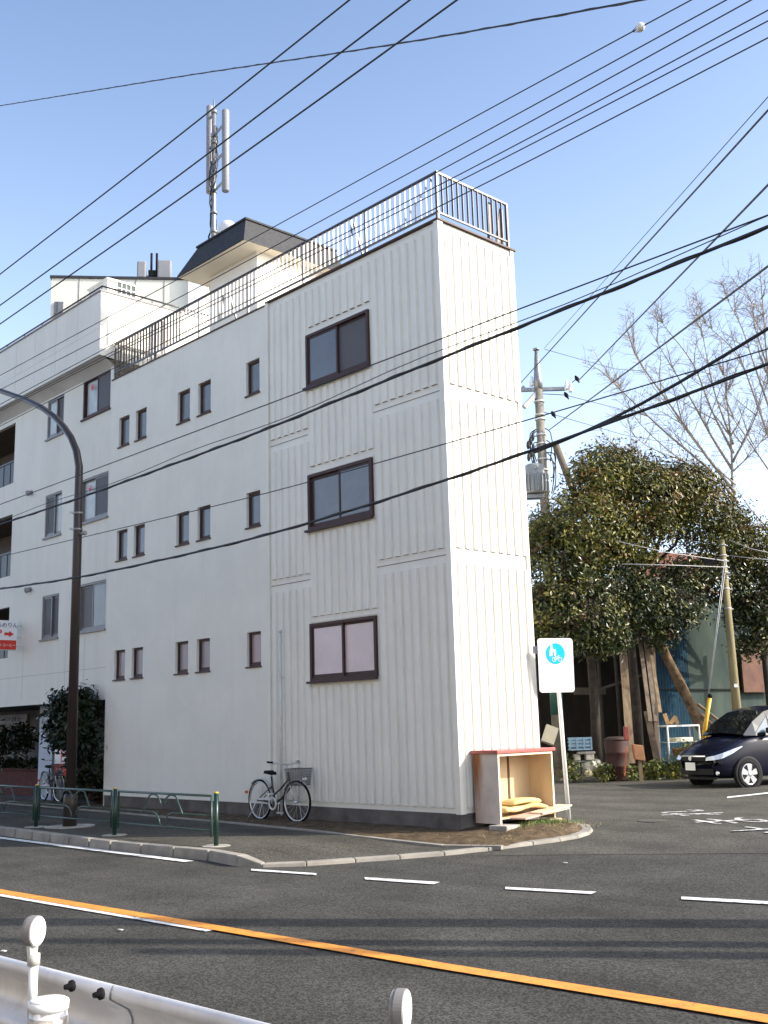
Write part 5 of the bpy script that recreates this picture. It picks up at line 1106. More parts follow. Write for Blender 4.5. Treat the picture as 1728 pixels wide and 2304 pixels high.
for f in (-1, -.33, .33, 1): c.obox(q + cdx * f + cdy, vr * .02, Vector((.009, -.009, 0)), (0, 0, .155))
c.build('crate_sides', M_CR, cr); c = MB(); c.obox(q - Vector((0, 0, .15)), cdx, cdy, (0, 0, .008)); c.obox(q, cdx * .96, cdy * .9, (0, 0, .10)); c.build('crate_inside', mat('crate_fill', (.16, .26, .32), .6, .3, 9), cr)
for (px, py, hx, hz, col, lab, nm) in ((1318, 1694, .22, .03, (.22, .2, .18), 'flat slab directly under the blue crate', 'slab'), (1298, 1704, .07, .075, (.36, .33, .28), 'left of the two pale blocks under the crate', 'block'), (1326, 1702, .10, .085, (.42, .39, .33), 'right of the two pale blocks under the crate', 'block'), (1310, 1713, .25, .02, (.2, .19, .17), 'lower slab below the two pale blocks', 'slab'), (1296, 1733, .10, .14, (.20, .19, .17), 'dark block standing at the left foot of the pile', 'block'), (1312, 1729, .055, .13, (.32, .30, .26), 'narrow upright block in the middle of the pile', 'block')):
    q = dep(px, py, 27.35); c = MB(); c.obox(q, vr * hx, (.10, -.10, 0), (0, 0, hz)); tag(c.build('concrete_' + nm, mat('blk%d' % px, col, .9, .35, 6, .5, 30), bevel=.012), lab, nm, 'concrete pieces piled by the kerb')
def rock(name, q, s, lab, col, seed):
    r = random.Random(seed); bm_v = []; n1, n2 = 7, 10; c = MB()
    for i in range(n1 + 1):
        th = math.pi * i / n1
        for k in range(n2):
            ph = 2 * math.pi * k / n2; rr = s * (1 + .25 * math.sin(3 * ph + seed) * math.sin(2 * th) + r.gauss(0, .06)); bm_v.append((q.x + rr * math.sin(th) * math.cos(ph), q.y + rr * math.sin(th) * math.sin(ph), q.z + rr * .8 * math.cos(th)))
    F_ = [(i * n2 + k, i * n2 + (k + 1) % n2, (i + 1) * n2 + (k + 1) % n2, (i + 1) * n2 + k) for i in range(n1) for k in range(n2)]
    c.add(bm_v, F_); tag(c.build('rock', mat('rock_%d' % seed, col, .9, .4, 5, .5, 20)), lab, 'rock')
rock('rock', dep(1331, 1725, 27.2), .18, 'large pale rock at the right of the block pile', (.38, .36, .31), 3); rock('rock', dep(1324, 1741, 27.0), .10, 'small tan rock at the foot of the pale rock', (.36, .32, .2), 8); rock('rock', dep(1342, 1716, 27.3), .11, 'grey rock on top behind the pale rock', (.28, .27, .25), 11)
q = dep(1237, 1654, 27.5); c = MB(); c.obox(q, vr * .15 + Vector((0, 0, -.06)), (.05, -.04, .02), Vector((0, 0, .20)) + vr * .075); tag(c.build('leaning_sheet', mat('sheet_tan', (.46, .42, .31), .7, .12, 5)), 'tan sheet leaning on the concrete pole above the red cabinet top', 'sheet')

# weeds along the yard kerb
for i, (px, py, rx, rz, lab) in enumerate(((1352, 1735, .30, .30, 'leafy weed right of the pale rock by the yard kerb'), (1288, 1730, .16, .3, 'weeds growing left of the block pile'), (1418, 1738, .2, .2, 'small weed clump at the foot of the orange box'), (1465, 1738, .22, .2, 'weed clump below the leaning plank bundle'), (1482, 1728, .12, .2, 'upright weed at the foot of the dark board'), (1515, 1735, .2, .2, 'weed clump under the frame table'), (1540, 1715, .18, .35, 'tall weed in front of the frame table and car'), (1552, 1700, .15, .3, 'tall weed beside the car bumper'))):
    q = dep(px, py, 27.3 if px < 1400 else 27.6); t = thing('weed', lab, 'plant', (q.x, q.y, 0), 'weeds along the yard kerb')
    leaves('leaves', [((q.x, q.y, q.z), (rx, rx, rz))], 420, .05, [LEAF[1], LEAF[2], mat('leaf_bright', (.14, .19, .05), .45, .3, 4)], t, 40 + i, (2, 3, 3), clump=.1)
    c = MB(); limb_tree(c, (q.x, q.y, 0), [(q.x + .05, q.y, q.z + rz * .5), (q.x - .08, q.y, q.z + rz * .4)], .01, i); c.build('stem', M_BARK, t)
c = MB(); r = random.Random(20); gm = MB()
for a_, b_ in zip(ye, ye[1:]):
    for k in range(260):
        p = a_.lerp(b_, r.random()) + Vector((-.85, .53, 0)) * r.uniform(-.05, .5); h = .04 + .12 * r.random(); a = r.random() * 6.28; gm.add([(p.x - .02 * math.cos(a), p.y - .02 * math.sin(a), .02), (p.x + .02 * math.cos(a), p.y + .02 * math.sin(a), .02), (p.x + r.gauss(0, .04), p.y + r.gauss(0, .04), h)], [(0, 1, 2)], r.choice((0, 0, 1)))
tag(gm.build('grass_strip', [mat('grass_green', (.1, .19, .03)), mat('dry_grass', (.3, .24, .11))]), kind='stuff')

# evergreen trees
def ev_tree(label, trunk_px, blobs, n, seed, tw=.17, russet=.26):
    q = dep(*trunk_px); t = thing('evergreen_tree', label, 'tree', (q.x, q.y, 0)); B = []
    for (px, py, d, rx, ry, rz) in blobs: p = dep(px, py, d); B.append((p, (rx, ry, rz)))
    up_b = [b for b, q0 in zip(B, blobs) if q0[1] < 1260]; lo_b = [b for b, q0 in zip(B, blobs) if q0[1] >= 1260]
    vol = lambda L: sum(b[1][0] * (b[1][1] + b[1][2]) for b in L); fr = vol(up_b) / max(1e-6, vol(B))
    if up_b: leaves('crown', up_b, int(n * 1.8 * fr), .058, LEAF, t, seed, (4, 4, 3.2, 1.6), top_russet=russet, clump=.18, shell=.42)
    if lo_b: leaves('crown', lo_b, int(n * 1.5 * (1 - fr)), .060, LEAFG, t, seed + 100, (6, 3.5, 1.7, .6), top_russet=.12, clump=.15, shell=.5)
    c = MB(); zt = min(b[0].z for b in B); top = Vector((q.x, q.y, zt + 1)); c.tube([(q.x, q.y, 0), (q.x + .05, q.y, zt * .5), top], [tw, tw * .8, tw * .6], 10)
    limb_tree(c, top - Vector((0, 0, .6)), [b[0] + Vector((0, 0, b[1][2] * .4)) for b in B], tw * .5, seed); c.build('trunk', M_BARK, t); return t
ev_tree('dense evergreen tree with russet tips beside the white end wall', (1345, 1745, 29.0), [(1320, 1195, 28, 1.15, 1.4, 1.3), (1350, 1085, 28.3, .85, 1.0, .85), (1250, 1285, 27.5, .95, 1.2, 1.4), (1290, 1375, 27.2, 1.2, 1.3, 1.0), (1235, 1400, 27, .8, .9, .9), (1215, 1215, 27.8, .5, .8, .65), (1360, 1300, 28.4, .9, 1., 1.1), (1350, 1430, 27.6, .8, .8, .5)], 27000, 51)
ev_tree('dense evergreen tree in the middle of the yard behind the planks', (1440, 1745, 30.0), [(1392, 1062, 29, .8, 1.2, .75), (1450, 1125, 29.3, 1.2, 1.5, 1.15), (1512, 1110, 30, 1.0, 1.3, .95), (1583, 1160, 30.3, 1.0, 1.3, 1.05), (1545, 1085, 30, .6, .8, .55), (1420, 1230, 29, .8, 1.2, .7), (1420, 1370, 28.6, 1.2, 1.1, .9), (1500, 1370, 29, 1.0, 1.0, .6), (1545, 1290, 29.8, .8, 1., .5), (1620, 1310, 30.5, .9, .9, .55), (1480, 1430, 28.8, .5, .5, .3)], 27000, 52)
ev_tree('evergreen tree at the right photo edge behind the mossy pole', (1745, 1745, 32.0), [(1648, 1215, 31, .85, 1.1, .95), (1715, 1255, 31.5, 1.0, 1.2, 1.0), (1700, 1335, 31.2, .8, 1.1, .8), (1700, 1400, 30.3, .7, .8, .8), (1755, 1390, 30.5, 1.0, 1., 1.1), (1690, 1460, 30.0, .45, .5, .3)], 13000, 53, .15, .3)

tsrc = [o for o in bpy.data.objects if o.get('label', '').startswith('evergreen tree at the right photo edge')][0]
tsrc2 = [o for o in bpy.data.objects if o.get('label', '').startswith('dense evergreen tree in the middle')][0]
for (src, x, y, sc, lab) in ((tsrc, -7.9, 26.6, .62, 'low evergreen tree standing beyond the right photo edge near the car'), (tsrc2, -11.9, 30.0, .84, 'unseen evergreen tree added beyond the right edge to shade the yard')):  # second copy is an unseen tree added to shade the yard
    c2 = copy_tree(src); c2.location = (x, y, 0); c2.scale = (sc, sc, sc); c2['label'] = lab
# bare ginkgo
def bare_tree(label, base_px, limbs, seed, r0=.16):
    q = dep(*base_px); t = thing('bare_tree', label, 'tree', (q.x, q.y, 0)); r = random.Random(seed); M_TW = mat('ginkgo_bark', (.30, .262, .215), .85, .3, 5)
    tr = MB(); tw = MB()
    def path(pts, n):
        out = []
        for i in range(n + 1):
            s = i / n * (len(pts) - 1); k = min(int(s), len(pts) - 2); f = s - k
            p0_, p1_, p2_, p3_ = pts[max(k - 1, 0)], pts[k], pts[k + 1], pts[min(k + 2, len(pts) - 1)]
            out.append(.5 * ((2 * p1_) + (p2_ - p0_) * f + (2 * p0_ - 5 * p1_ + 4 * p2_ - p3_) * f * f + (3 * p1_ - p0_ - 3 * p2_ + p3_) * f ** 3))
        return out
    def spurs(P, lo, ln, n):
        for k in range(n):
            f = lo + (1 - lo) * r.random(); i = min(int(f * (len(P) - 1)), len(P) - 2); p = P[i].lerp(P[i + 1], r.random()); ax = (P[i + 1] - P[i]).normalized()
            d = (Vector((r.gauss(0, 1), r.gauss(0, 1), r.gauss(.15, .8)))); d = (d - ax * d.dot(ax)).normalized() + ax * .55; L = ln * (.35 + .9 * r.random()) * (1.1 - .5 * f)
            m_ = p + d * L * .5 + Vector((r.gauss(0, .03), r.gauss(0, .03), r.gauss(0, .03))) * L; e = p + d * L + Vector((0, 0, .1 * L)); tw.tube([p, m_, e], [.008, .006, .0035], 3, cap=False)
            for j in range(r.randint(0, 2)): s = p.lerp(e, .3 + .5 * r.random()); e2 = s + (d + Vector((r.gauss(0, .8), r.gauss(0, .8), r.gauss(0, .8)))).normalized() * L * .4; tw.tube([s, e2], [.006, .003], 3, cap=False)
    for li, (pts_px, rad, sub) in enumerate(limbs):
        P3 = [dep(*p) for p in pts_px]; P = path(P3, 16); N = len(P); tr.tube(P, [max(.009, rad * .72 * (1 - .9 * (i / (N - 1)) ** .7)) for i in range(N)], 6); spurs(P, .12, .75, 42)
        for k in range(sub):
            i = r.randint(3, N - 4); ax = (P[i + 1] - P[i]).normalized(); d = (ax * .75 + Vector((r.gauss(0, .5), r.gauss(0, .5), r.gauss(.3, .3)))).normalized(); L = (1.0 + 1.7 * r.random()) * (1.15 - i / N)
            B = [P[i] + d * L * s + Vector((0, 0, .25 * L * s * s)) + Vector((r.gauss(0, .02), r.gauss(0, .02), 0)) for s in [j / 6 for j in range(7)]]; tr.tube(B, [max(.006, rad * .35 * (1 - j / 6.5)) for j in range(7)], 4); spurs(B, .1, .5, 18)
    tr.build('trunk', M_TW, t); tw.build('twigs', M_TW, t); return t
D = 36.
bare_tree('bare ginkgo with upswept pale branches above the evergreen trees', (1672, 1740, 36), [
    ([(1672, 1740, D), (1668, 1400, D), (1650, 1150, D), (1645, 1000, D), (1630, 850, D), (1622, 760, D)], .12, 10),
    ([(1660, 1130, D), (1600, 1060, D - .5), (1500, 975, D - 1), (1420, 900, D - 1), (1352, 835, D - 1), (1310, 815, D - 1)], .085, 6),
    ([(1655, 1110, D), (1585, 1020, D), (1500, 900, D), (1440, 815, D), (1412, 745, D), (1408, 705, D)], .085, 6),
    ([(1650, 1060, D), (1600, 980, D + .5), (1550, 890, D + .6), (1490, 790, D + .8), (1455, 730, D + 1)], .08, 6),
    ([(1650, 1020, D), (1600, 920, D + .5), (1560, 820, D + .8), (1500, 740, D + 1), (1470, 700, D + 1)], .07, 5),
    ([(1655, 1150, D), (1560, 1090, D + 1), (1470, 1050, D + 1), (1390, 1010, D + 1), (1345, 960, D + 1)], .06, 4),
    ([(1648, 1040, D), (1690, 960, D), (1720, 880, D), (1745, 800, D)], .07, 5),
    ([(1650, 1000, D), (1610, 890, D + .3), (1590, 800, D + .4), (1575, 720, D + .5), (1565, 660, D + .5)], .055, 6),
    ([(1658, 1140, D), (1590, 1075, D + .8), (1500, 1010, D + 1), (1430, 940, D + 1.3), (1390, 860, D + 1.5), (1370, 790, D + 1.5)], .055, 6),
    ([(1655, 1090, D), (1600, 1040, D - .8), (1530, 950, D - 1), (1470, 870, D - 1.2), (1430, 800, D - 1.2)], .05, 6),
    ([(1650, 1060, D), (1700, 1010, D), (1740, 950, D)], .05, 4),
    ([(1662, 1180, D), (1600, 1130, D - 1), (1510, 1075, D - 1), (1430, 1040, D - 1), (1370, 1000, D - 1)], .05, 4),
    ([(1660, 1160, D), (1620, 1100, D - 1), (1540, 1040, D - 1.5), (1450, 1000, D - 1.6), (1380, 930, D - 1.6)], .055, 4)], 61)
bare_tree('taller bare tree cut by the right photo edge', (1760, 1740, 35), [
    ([(1760, 1740, 35), (1755, 1300, 35), (1740, 1000, 35), (1726, 820, 35), (1716, 680, 35), (1706, 570, 35)], .11, 12),
    ([(1742, 1020, 35), (1700, 900, 35), (1660, 800, 35), (1600, 740, 35), (1560, 700, 35)], .06, 6),
    ([(1735, 930, 35), (1700, 830, 35.5), (1670, 740, 35.5), (1640, 680, 35.5), (1628, 640, 35.5)], .055, 6),
    ([(1728, 830, 35), (1700, 740, 35), (1690, 680, 35), (1660, 620, 35)], .045, 5),
    ([(1745, 1080, 35), (1690, 1000, 34), (1640, 930, 34), (1580, 870, 34), (1540, 840, 34)], .05, 5),
    ([(1735, 930, 35), (1770, 830, 35), (1790, 700, 35)], .06, 4)], 62)

# ------------------------------------------------------------ parked car
cr0 = thing('parked_car', 'dark blue compact car parked facing left at the right edge', 'car', (0, 0, 0))
M_CARP = mat('car_navy', (.006, .007, .018), .22, .1, 3, spec=.3, coat=.12); M_CGL = mat('car_glass', (.012, .014, .015), .04, spec=.9); M_CSG = mat('car_side_glass_sky', (.16, .20, .24), .10, spec=.5); M_PLA = mat('car_black_plastic', (.010, .010, .011), .6, spec=.2)  # side glass paled: reflected sky is put into its colour
M_CHR = mat('car_chrome', (.75, .76, .78), .15, metal=.9); M_HL = mat('headlight_glass', (.62, .66, .72), .08, .25, 14, spec=.9, metal=.25)
SC = .93
ST_ = [(-.02, .42, .55, .60, .62), (.06, .25, .68, .74, .70), (.22, .20, .78, .80, .78), (.5, .18, .88, .845, .86), (.85, .2, .97, .855, .955), (1.2, .2, 1.04, .86, 1.0), (2.0, .2, 1.06, .86, 1.02), (3.2, .2, 1.08, .86, 1.05), (4.0, .22, 1.08, .84, 1.06), (4.35, .3, 1.0, .76, .98)]
def S_(p): u, v, w_ = p; return Vector((u + .30 * (v / .85) ** 2 * max(0, 1 - u / 1.1), v, w_ * (1 + .17 * min(1, max(0, (w_ - .32) / .4))))) * SC
c = MB(); rings = []
for (u, zb, zt, hw_, ze) in ST_:
    half = [(0, zb), (hw_ * .85, zb), (hw_ * .97, zb + .08), (hw_, zb + .22), (hw_, ze * .72), (hw_ * .985, ze - .1), (hw_ * .93, ze - .02), (hw_ * .75, zt - .005), (0, zt + .02)]
    ring = half + [(-v, z) for v, z in half[-2:0:-1]]; rings.append([(u, v, z) for v, z in ring])
n = len(rings[0]); V = [p for rg in rings for p in rg]; F_ = [(i * n + k, i * n + (k + 1) % n, (i + 1) * n + (k + 1) % n, (i + 1) * n + k) for i in range(len(rings) - 1) for k in range(n)]
F_.append(tuple(range(n))); F_.append(tuple((len(rings) - 1) * n + k for k in range(n))[::-1])
c.add([S_(p) for p in V], F_, 0, True); body = c.build('body', M_CARP, cr0, sub=1)
gh = [(.92, .74, 1.02), (1.3, .70, 1.28), (1.72, .65, 1.48), (2.1, .62, 1.56), (2.9, .62, 1.58), (3.7, .62, 1.54), (4.15, .66, 1.3), (4.33, .70, 1.05)]
c = MB()
for (u0, h0, z0_), (u1, h1, z1_) in zip(gh, gh[1:]): # roof + screens strip
    mi = 1 if (u1 <= 1.75 or u0 >= 3.7) else 0
    seg = [-1, -.55, 0, .55, 1]; cv = [0, .03, .045, .03, 0]
    for k in range(4): c.add([S_((u0, h0 * seg[k], z0_ + cv[k])), S_((u0, h0 * seg[k + 1], z0_ + cv[k + 1])), S_((u1, h1 * seg[k + 1], z1_ + cv[k + 1])), S_((u1, h1 * seg[k], z1_ + cv[k]))], [(0, 1, 2, 3)], mi, True)
    for s in (-1, 1):
        b0, b1 = 1.0, 1.0
        c.add([S_((u0, s * h0, z0_)), S_((u1, s * h1, z1_)), S_((u1, s * .80, b1)), S_((u0, s * .80, b0))], [(0, 1, 2, 3)], 1 if u1 < 1.8 else 0, False)
c.build('greenhouse', [M_CARP, M_CGL], cr0)
for s in (-1, 1):
    for (pts, nm) in (([(1.30, 1.06), (1.72, 1.06), (1.72, 1.36)], 'quarter_window'), ([(1.78, 1.06), (2.75, 1.07), (2.70, 1.46), (2.05, 1.47), (1.78, 1.385)], 'door_window'), ([(2.84, 1.07), (3.6, 1.08), (3.45, 1.44), (2.80, 1.46)], 'door_window')):
        c = MB(); q = []
        for (u, z_) in pts:
            zt_r = np.interp(u, [g0[0] for g0 in gh], [g0[2] for g0 in gh]); hw_r = np.interp(u, [g0[0] for g0 in gh], [g0[1] for g0 in gh]); f = (z_ - 1.0) / (zt_r - 1.0); v = .80 + (hw_r - .80) * f + .008; q.append(S_((u, s * v, z_)))
        c.prism(q, (0, s * .004, 0)); c.build(nm, M_CSG, cr0)
    # headlight wraps the corner
    c = MB(); up_l = [(.075, .44, .70), (.16, .66, .745), (.30, .775, .80), (.55, .845, .885), (.80, .868, .945)]; lo_l = [(.035, .46, .625), (.10, .68, .64), (.24, .79, .67), (.45, .856, .76), (.80, .870, .93)]
    for k in range(4):
        a_, b_, c_, d_ = [Vector((p[0] - .03 * (1 - k / 5), s * (p[1] + .012), p[2])) * SC for p in (lo_l[k], lo_l[k + 1], up_l[k + 1], up_l[k])]; c.add([a_, b_, c_, d_], [(0, 1, 2, 3)], 0, True)
    c.build('headlight', M_HL, cr0)
    for u in (.86, 3.45):
        c = MB(); c.lathe(S_((u, s * .80, .30)), (0, s, 0), [(0, .375), (.075, .375), (.078, .345)], 28); ar = c.build('wheel_arch', M_PLA, cr0)
        c = MB(); c.lathe(S_((u, s * .68, .295)), (0, s, 0), [(0, .28), (.02, .30), (.19, .30), (.205, .285), (.21, .235), (.185, .23)], 32); wh = c.build('wheel', M_BLACK, cr0)
        c = MB(); c.lathe(S_((u, s * .872, .295)), (0, s, 0), [(0, .232), (.02, .235), (.024, .215), (.004, .205)], 32)
        for k in range(5):
            a = 2 * math.pi * k / 5 + .3; d_ = Vector((math.cos(a), 0, math.sin(a))); tt = Vector((-d_.z, 0, d_.x)); o_ = S_((u, s * .885, .295)); y_ = Vector((0, s * .012, 0))
            c.prism([o_ + d_ * .03 + tt * .035, o_ + d_ * .225 + tt * .075, o_ + d_ * .225 - tt * .075, o_ + d_ * .03 - tt * .035], y_)
        c.lathe(S_((u, s * .885, .295)), (0, s, 0), [(0, .06), (.018, .055), (.022, .03)], 14); c.build('rim', mat('alloy_silver', (.50, .52, .56), .3, .08, 6, metal=.7), wh)
    c = MB(); c.obox(S_((1.62, s * .93, 1.10)), (.06, 0, 0), (0, .09, 0), (0, 0, .065)); c.build('mirror', M_CARP, cr0, bevel=.03)
    c = MB(); c.lathe(S_((.06, s * .62, .33)), (-1, s * .4, 0), [(0, .05), (.02, .05), (.03, .03)], 12); c.build('fog_lamp', M_CHR, cr0)
c = MB()
def strip(v0, v1, u, z0_, z1_, d, n=8):
    for k in range(n):
        a = v0 + (v1 - v0) * k / n; b = v0 + (v1 - v0) * (k + 1) / n; c.prism([S_((u, a, z0_)), S_((u, b, z0_)), S_((u, b, z1_)), S_((u, a, z1_))], (-d, 0, 0))
strip(-.44, .44, -.03, .555, .645, .02); c.build('grille', M_PLA, cr0); c = MB(); strip(-.58, .58, -.02, .30, .42, .02); c.build('lower_grille', M_PLA, cr0)
c = MB(); strip(-.44, .44, -.05, .63, .65, .012); c.lathe(S_((-.062, 0, .60)), (-1, 0, 0), [(0, .055), (.012, .05)], 16); c.build('chrome_strip', M_CHR, cr0)
c = MB(); c.obox(S_((-.075, 0, .46)), (.006, 0, 0), (0, .165, 0), (0, 0, .085)); c.build('number_plate', mat('plate_white', (.68, .69, .66), .5), cr0)
c = MB(); strip(-.66, .66, -.01, .19, .24, .03); c.build('bumper_lip', M_PLA, cr0)
wheel_pt = gr(1683, 1772)
cr0.rotation_euler = (0, 0, R_(70)); yawc = R_(70)
for s in (-1, 1):
    c = MB(); c.tube([S_((1.78, s * .868, .30)), S_((1.76, s * .868, .70)), S_((1.78, s * .85, .98))], .006, 4, cap=False); c.tube([S_((2.80, s * .868, .26)), S_((2.80, s * .868, .7)), S_((2.80, s * .85, 1.0))], .006, 4, cap=False); c.build('door_seam', M_PLA, cr0)
    c = MB(); c.bar(S_((2.5, s * .872, .90)), S_((2.68, s * .872, .905)), .03, .03); c.build('door_handle', M_CARP, cr0)
c = MB(); c.tube([S_((.12, -.62, .765)), S_((.45, -.70, .875)), S_((.95, -.68, .985))], .005, 4, cap=False); c.tube([S_((.12, .62, .765)), S_((.45, .70, .875)), S_((.95, .68, .985))], .005, 4, cap=False); c.build('hood_seam', M_PLA, cr0)
# local (u,v) -> world: forward of the car is -u; nose points to -Y
loc = Vector((wheel_pt.x, wheel_pt.y, 0)) - Matrix.Rotation(yawc, 3, 'Z') @ Vector((.86 * SC, -.86 * SC, 0))
cr0.location = (loc.x, loc.y, .012); cr0['_base'] = tuple(loc)

# ------------------------------------------------------------ poles outside the frame on the right (their shadows cross the road)
for (x, y, h, rd, lab) in ((0.044, 12.158, 14.0, .22, 'tall concrete utility pole beyond the right photo edge'), (0.394, 11.348, 12.0, .13, 'slim steel pole beyond the right photo edge'), (0.844, 11.208, 6.4, .15, 'short sign post beyond the right photo edge')):
    t = thing('roadside_pole', lab, 'pole', (x, y, 0)); c = MB(); c.tube([(x, y, -.15), (x, y, h)], [rd, rd * .75], 12); c.build('pole', M_CPOLE, t)
    if h > 10:
        c = MB(); c.bar((x, y - .8, h - .8), (x, y + .8, h - .8), .1, .1); c.build('crossarm', M_STEEL, t)
    if h < 7:
        c = MB(); c.box(x - .16, x + .16, y - .012, y + .012, h - .9, h); c.build('sign_back', M_OFFW, t)

# ------------------------------------------------------------ overhead cables
def cable(label, px, plane, rad, ext=(8, 9), twist=0, group='overhead cables', name='overhead_cable', sag=0):
    if callable(plane): P3 = [plane(i, *p) for i, p in enumerate(px)]
    else: P3 = [on_y(x, y, plane) for x, y in px]
    P3 = [P3[0] + (P3[0] - P3[1]).normalized() * ext[0]] + P3 + [P3[-1] + (P3[-1] - P3[-2]).normalized() * ext[1]] if ext else P3
    pts = []
    for a, b in zip(P3, P3[1:]):
        n = max(2, int((b - a).length / .6))
        for k in range(n): pts.append(a.lerp(b, k / n))
    pts.append(P3[-1])
    for _ in range(6): pts = [pts[0]] + [(pts[i - 1] + pts[i] * 2 + pts[i + 1]) / 4 for i in range(1, len(pts) - 1)] + [pts[-1]]
    c = MB()
    if twist:
        c.tube(pts, rad * .72, 8); fine = []
        for a, b in zip(pts, pts[1:]):
            for k in range(6): fine.append(a.lerp(b, k / 6))
        hel = []
        for i, p in enumerate(fine): a = i * twist; hel.append(p + Vector((0, math.cos(a), math.sin(a))) * rad * .75)
        c.tube(hel, rad * .33, 5)
    else: c.tube(pts, rad, 6)
    o = c.build(name, M_CABLE); tag(o, label, 'cable', group); return pts
YP = 8.5
cable('leftmost of three parallel black cables crossing the sky at upper left', [(0, 617), (400, 308), (786, 0)], YP, .0125)
cable('middle of three parallel black cables crossing the sky at upper left', [(0, 687), (400, 398), (922, 0)], YP, .0125)
cable('lowest of three parallel black cables crossing in front of the antenna mast', [(0, 729), (400, 451), (752, 200), (1028, 0)], YP, .0125)
cable('twisted cable running alone across the very top of the sky', [(0, 238), (437, 167), (865, 104), (1100, 64), (1443, 0)], lambda i, x, y: on_y(x, y, 11.5 - i * .6), .017, twist=.7)
cable('thin grey wire carrying the white ball', [(0, 845), (466, 593), (1100, 245), (1555, 0)], YP - .6, .006)
cable('topmost of five cables descending past the roof railing', [(0, 877), (400, 672), (1100, 292), (1634, 0)], YP, .0065)
cable('second cable from the top among the five by the roof railing', [(0, 910), (400, 697), (1100, 326), (1690, 0)], YP, .0065)
cable('third cable of the five crossing the roof railing', [(0, 921), (400, 717), (1100, 360), (1728, 23)], YP + .2, .0065)
cable('fourth cable close below the third by the roof railing', [(0, 925), (400, 725), (1100, 375), (1728, 47)], YP + .2, .0065)
cable('lowest of the five cables at the railing corner', [(0, 959), (400, 755), (1100, 410), (1728, 85)], YP, .0065)
cable('thin black wire above the thick cable crossing the top windows', [(0, 1135), (168, 1073), (960, 775), (1260, 660), (1728, 484)], YP, .0075)
P1 = cable('thick black cable with lashed wire crossing below the top windows', [(0, 1180), (168, 1125), (580, 975), (960, 818), (1260, 700), (1728, 510)], YP, .024, twist=.55)
off = [Vector(p) + Vector((0, 0, .075 + .028 * math.sin(i * .9))) for i, p in enumerate(P1)]; c = MB(); c.tube(off, .0055, 5); tag(c.build('messenger_wire', M_CABLE), 'wavy thin wire riding just above the thick lashed cable', 'cable', 'overhead cables')
cable('single thin wire crossing the middle windows', [(29, 1246), (600, 1111), (1003, 999), (1200, 941), (1400, 883), (1728, 785)], YP + .8, .007, ext=(.3, 9))
cable('thick twisted cable crossing the wall below the middle windows', [(0, 1325), (188, 1299), (600, 1207), (960, 1097), (1260, 993), (1500, 905), (1728, 819)], YP, .022, twist=.5)
cable('cable joining the thick twisted one from the upper right', [(1235, 1005), (1388, 945), (1490, 888), (1728, 740)], YP + .4, .016, ext=(.2, 9))
b = thing('cable_ball', 'white round ball hanging on the thin wire in the upper right sky', 'cable ball', on_y(1440, 61, YP - .6)); q = on_y(1441, 61, YP - .6)
c = MB(); c.lathe(q - Vector((0, 0, .055)), (0, 0, 1), [(.015, .008), (.02, .024), (.035, .038), (.055, .042), (.075, .038), (.09, .024), (.095, .008)], 16); c.build('ball', mat('ball_white', (.72, .72, .66), .4), b)
c = MB(); e_ = on_y(1421, 72, YP - .6); c.tube([e_, q + Vector((0, 0, .05))], .004, 5); c.tube([e_, q - Vector((0, 0, .05))], .004, 5); c.build('ball_clip', M_STEEL, b)
def to_pole(label, px, far_y, rad, start=None):
    s = start if start is not None else upz(*px[0]); e = on_y(*px[-1], far_y); r_ = e - s
    mid = [];
    pts = [s]
    for f in [k / 20 for k in range(1, 21)]: p = s.lerp(e, f); p.z -= .25 * math.sin(math.pi * f) * 0; pts.append(p)
    pts.append(e + r_.normalized() * 3); c = MB(); c.tube(pts, rad, 6); tag(c.build('service_cable', M_CABLE), label, 'cable', 'cables from the concrete pole')
to_pole('thin wire rising from the tip of the concrete pole', [(1224, 784), (1728, 218)], 11, .006)
to_pole('leftmost thick cable rising steeply past the concrete pole top', [(1172, 861), (1728, 248)], 11, .013)
to_pole('cable rising from the crossarm insulator of the concrete pole', [(1300, 858), (1728, 416)], 11, .014)
to_pole('cable rising right from the middle of the concrete pole', [(1236, 967), (1728, 599)], 11, .014)
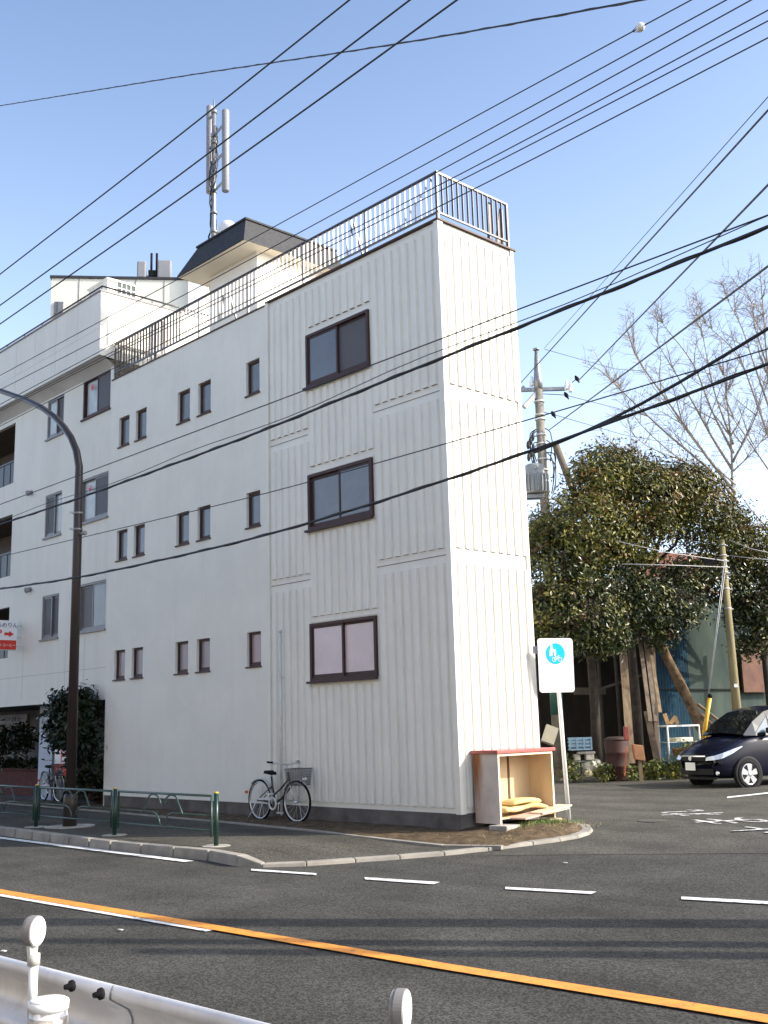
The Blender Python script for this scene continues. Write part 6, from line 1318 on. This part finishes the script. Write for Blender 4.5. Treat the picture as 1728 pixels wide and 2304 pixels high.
c = MB(); a_, b_ = upz(1226, 786), dep(1500, 840, 40); c.tube([a_, a_.lerp(b_, .5) - Vector((0, 0, .2)), b_], .008, 5); tag(c.build('service_cable', M_CABLE), 'faint wire from the pole tip towards the bare tree', 'cable', 'cables from the concrete pole')
for i, (p, q, lab) in enumerate((((1276, 890), (1500, 935), 'wire from the lower crossarm towards the bare tree'), ((1250, 934), (1520, 1000), 'wire from the pole bracket into the tree crown'))):
    a_, b_ = upz(*p), dep(*q, 38); c = MB(); c.tube([a_, a_.lerp(b_, .5) - Vector((0, 0, .1)), b_], .009, 5); tag(c.build('service_cable', M_CABLE), lab, 'cable', 'cables from the concrete pole')
for i, (p, m_, q, lab) in enumerate((((1385, 1217), (1500, 1243), (1632, 1262), 'pale wire crossing the tree to the junction box on the mossy pole'), ((1400, 1269), (1520, 1272), (1632, 1276), 'pale level wire crossing the tree below the other one'), ((1640, 1215), (1690, 1235), (1760, 1250), 'upper wire leaving the mossy pole to the right'), ((1642, 1250), (1690, 1256), (1760, 1262), 'lower wire leaving the mossy pole to the right'))):
    c = MB(); c.tube([dep(*p, 27.0 if i < 2 else 28.4), dep(*m_, 27.8 if i < 2 else 28.1), dep(*q, 28.4 if i < 2 else 27.8)], .012, 5); tag(c.build('service_cable', mat('pale_cable', (.34, .34, .34), .5)), lab, 'cable', 'cables at the mossy pole')
# odds and ends on the road
c = MB(); p = gr(1467, 1848); c.lathe((p.x, p.y, zr(p.y) + .007), (0, 0, 1), [(0, .22), (.006, .22)], 20); tag(c.build('manhole_cover', mat('iron_cover', (.07, .06, .05), .7, .4, 20)), 'small round iron cover in the side street asphalt', 'manhole cover')
for (px, py, lab) in ((271, 2096, 'white paper scrap on the road beside the left reflector'), (1272, 1944, 'pale scrap on the asphalt right of the second dash'), (8, 2144, 'pale flake at the left edge behind the guard rail')):
    p = gr(px, py); c = MB(); c.obox((p.x, p.y, zr(p.y) + .016), (.022, .006, 0), (-.004, .012, 0), (0, 0, .003)); tag(c.build('litter', M_OFFW), lab, 'litter')
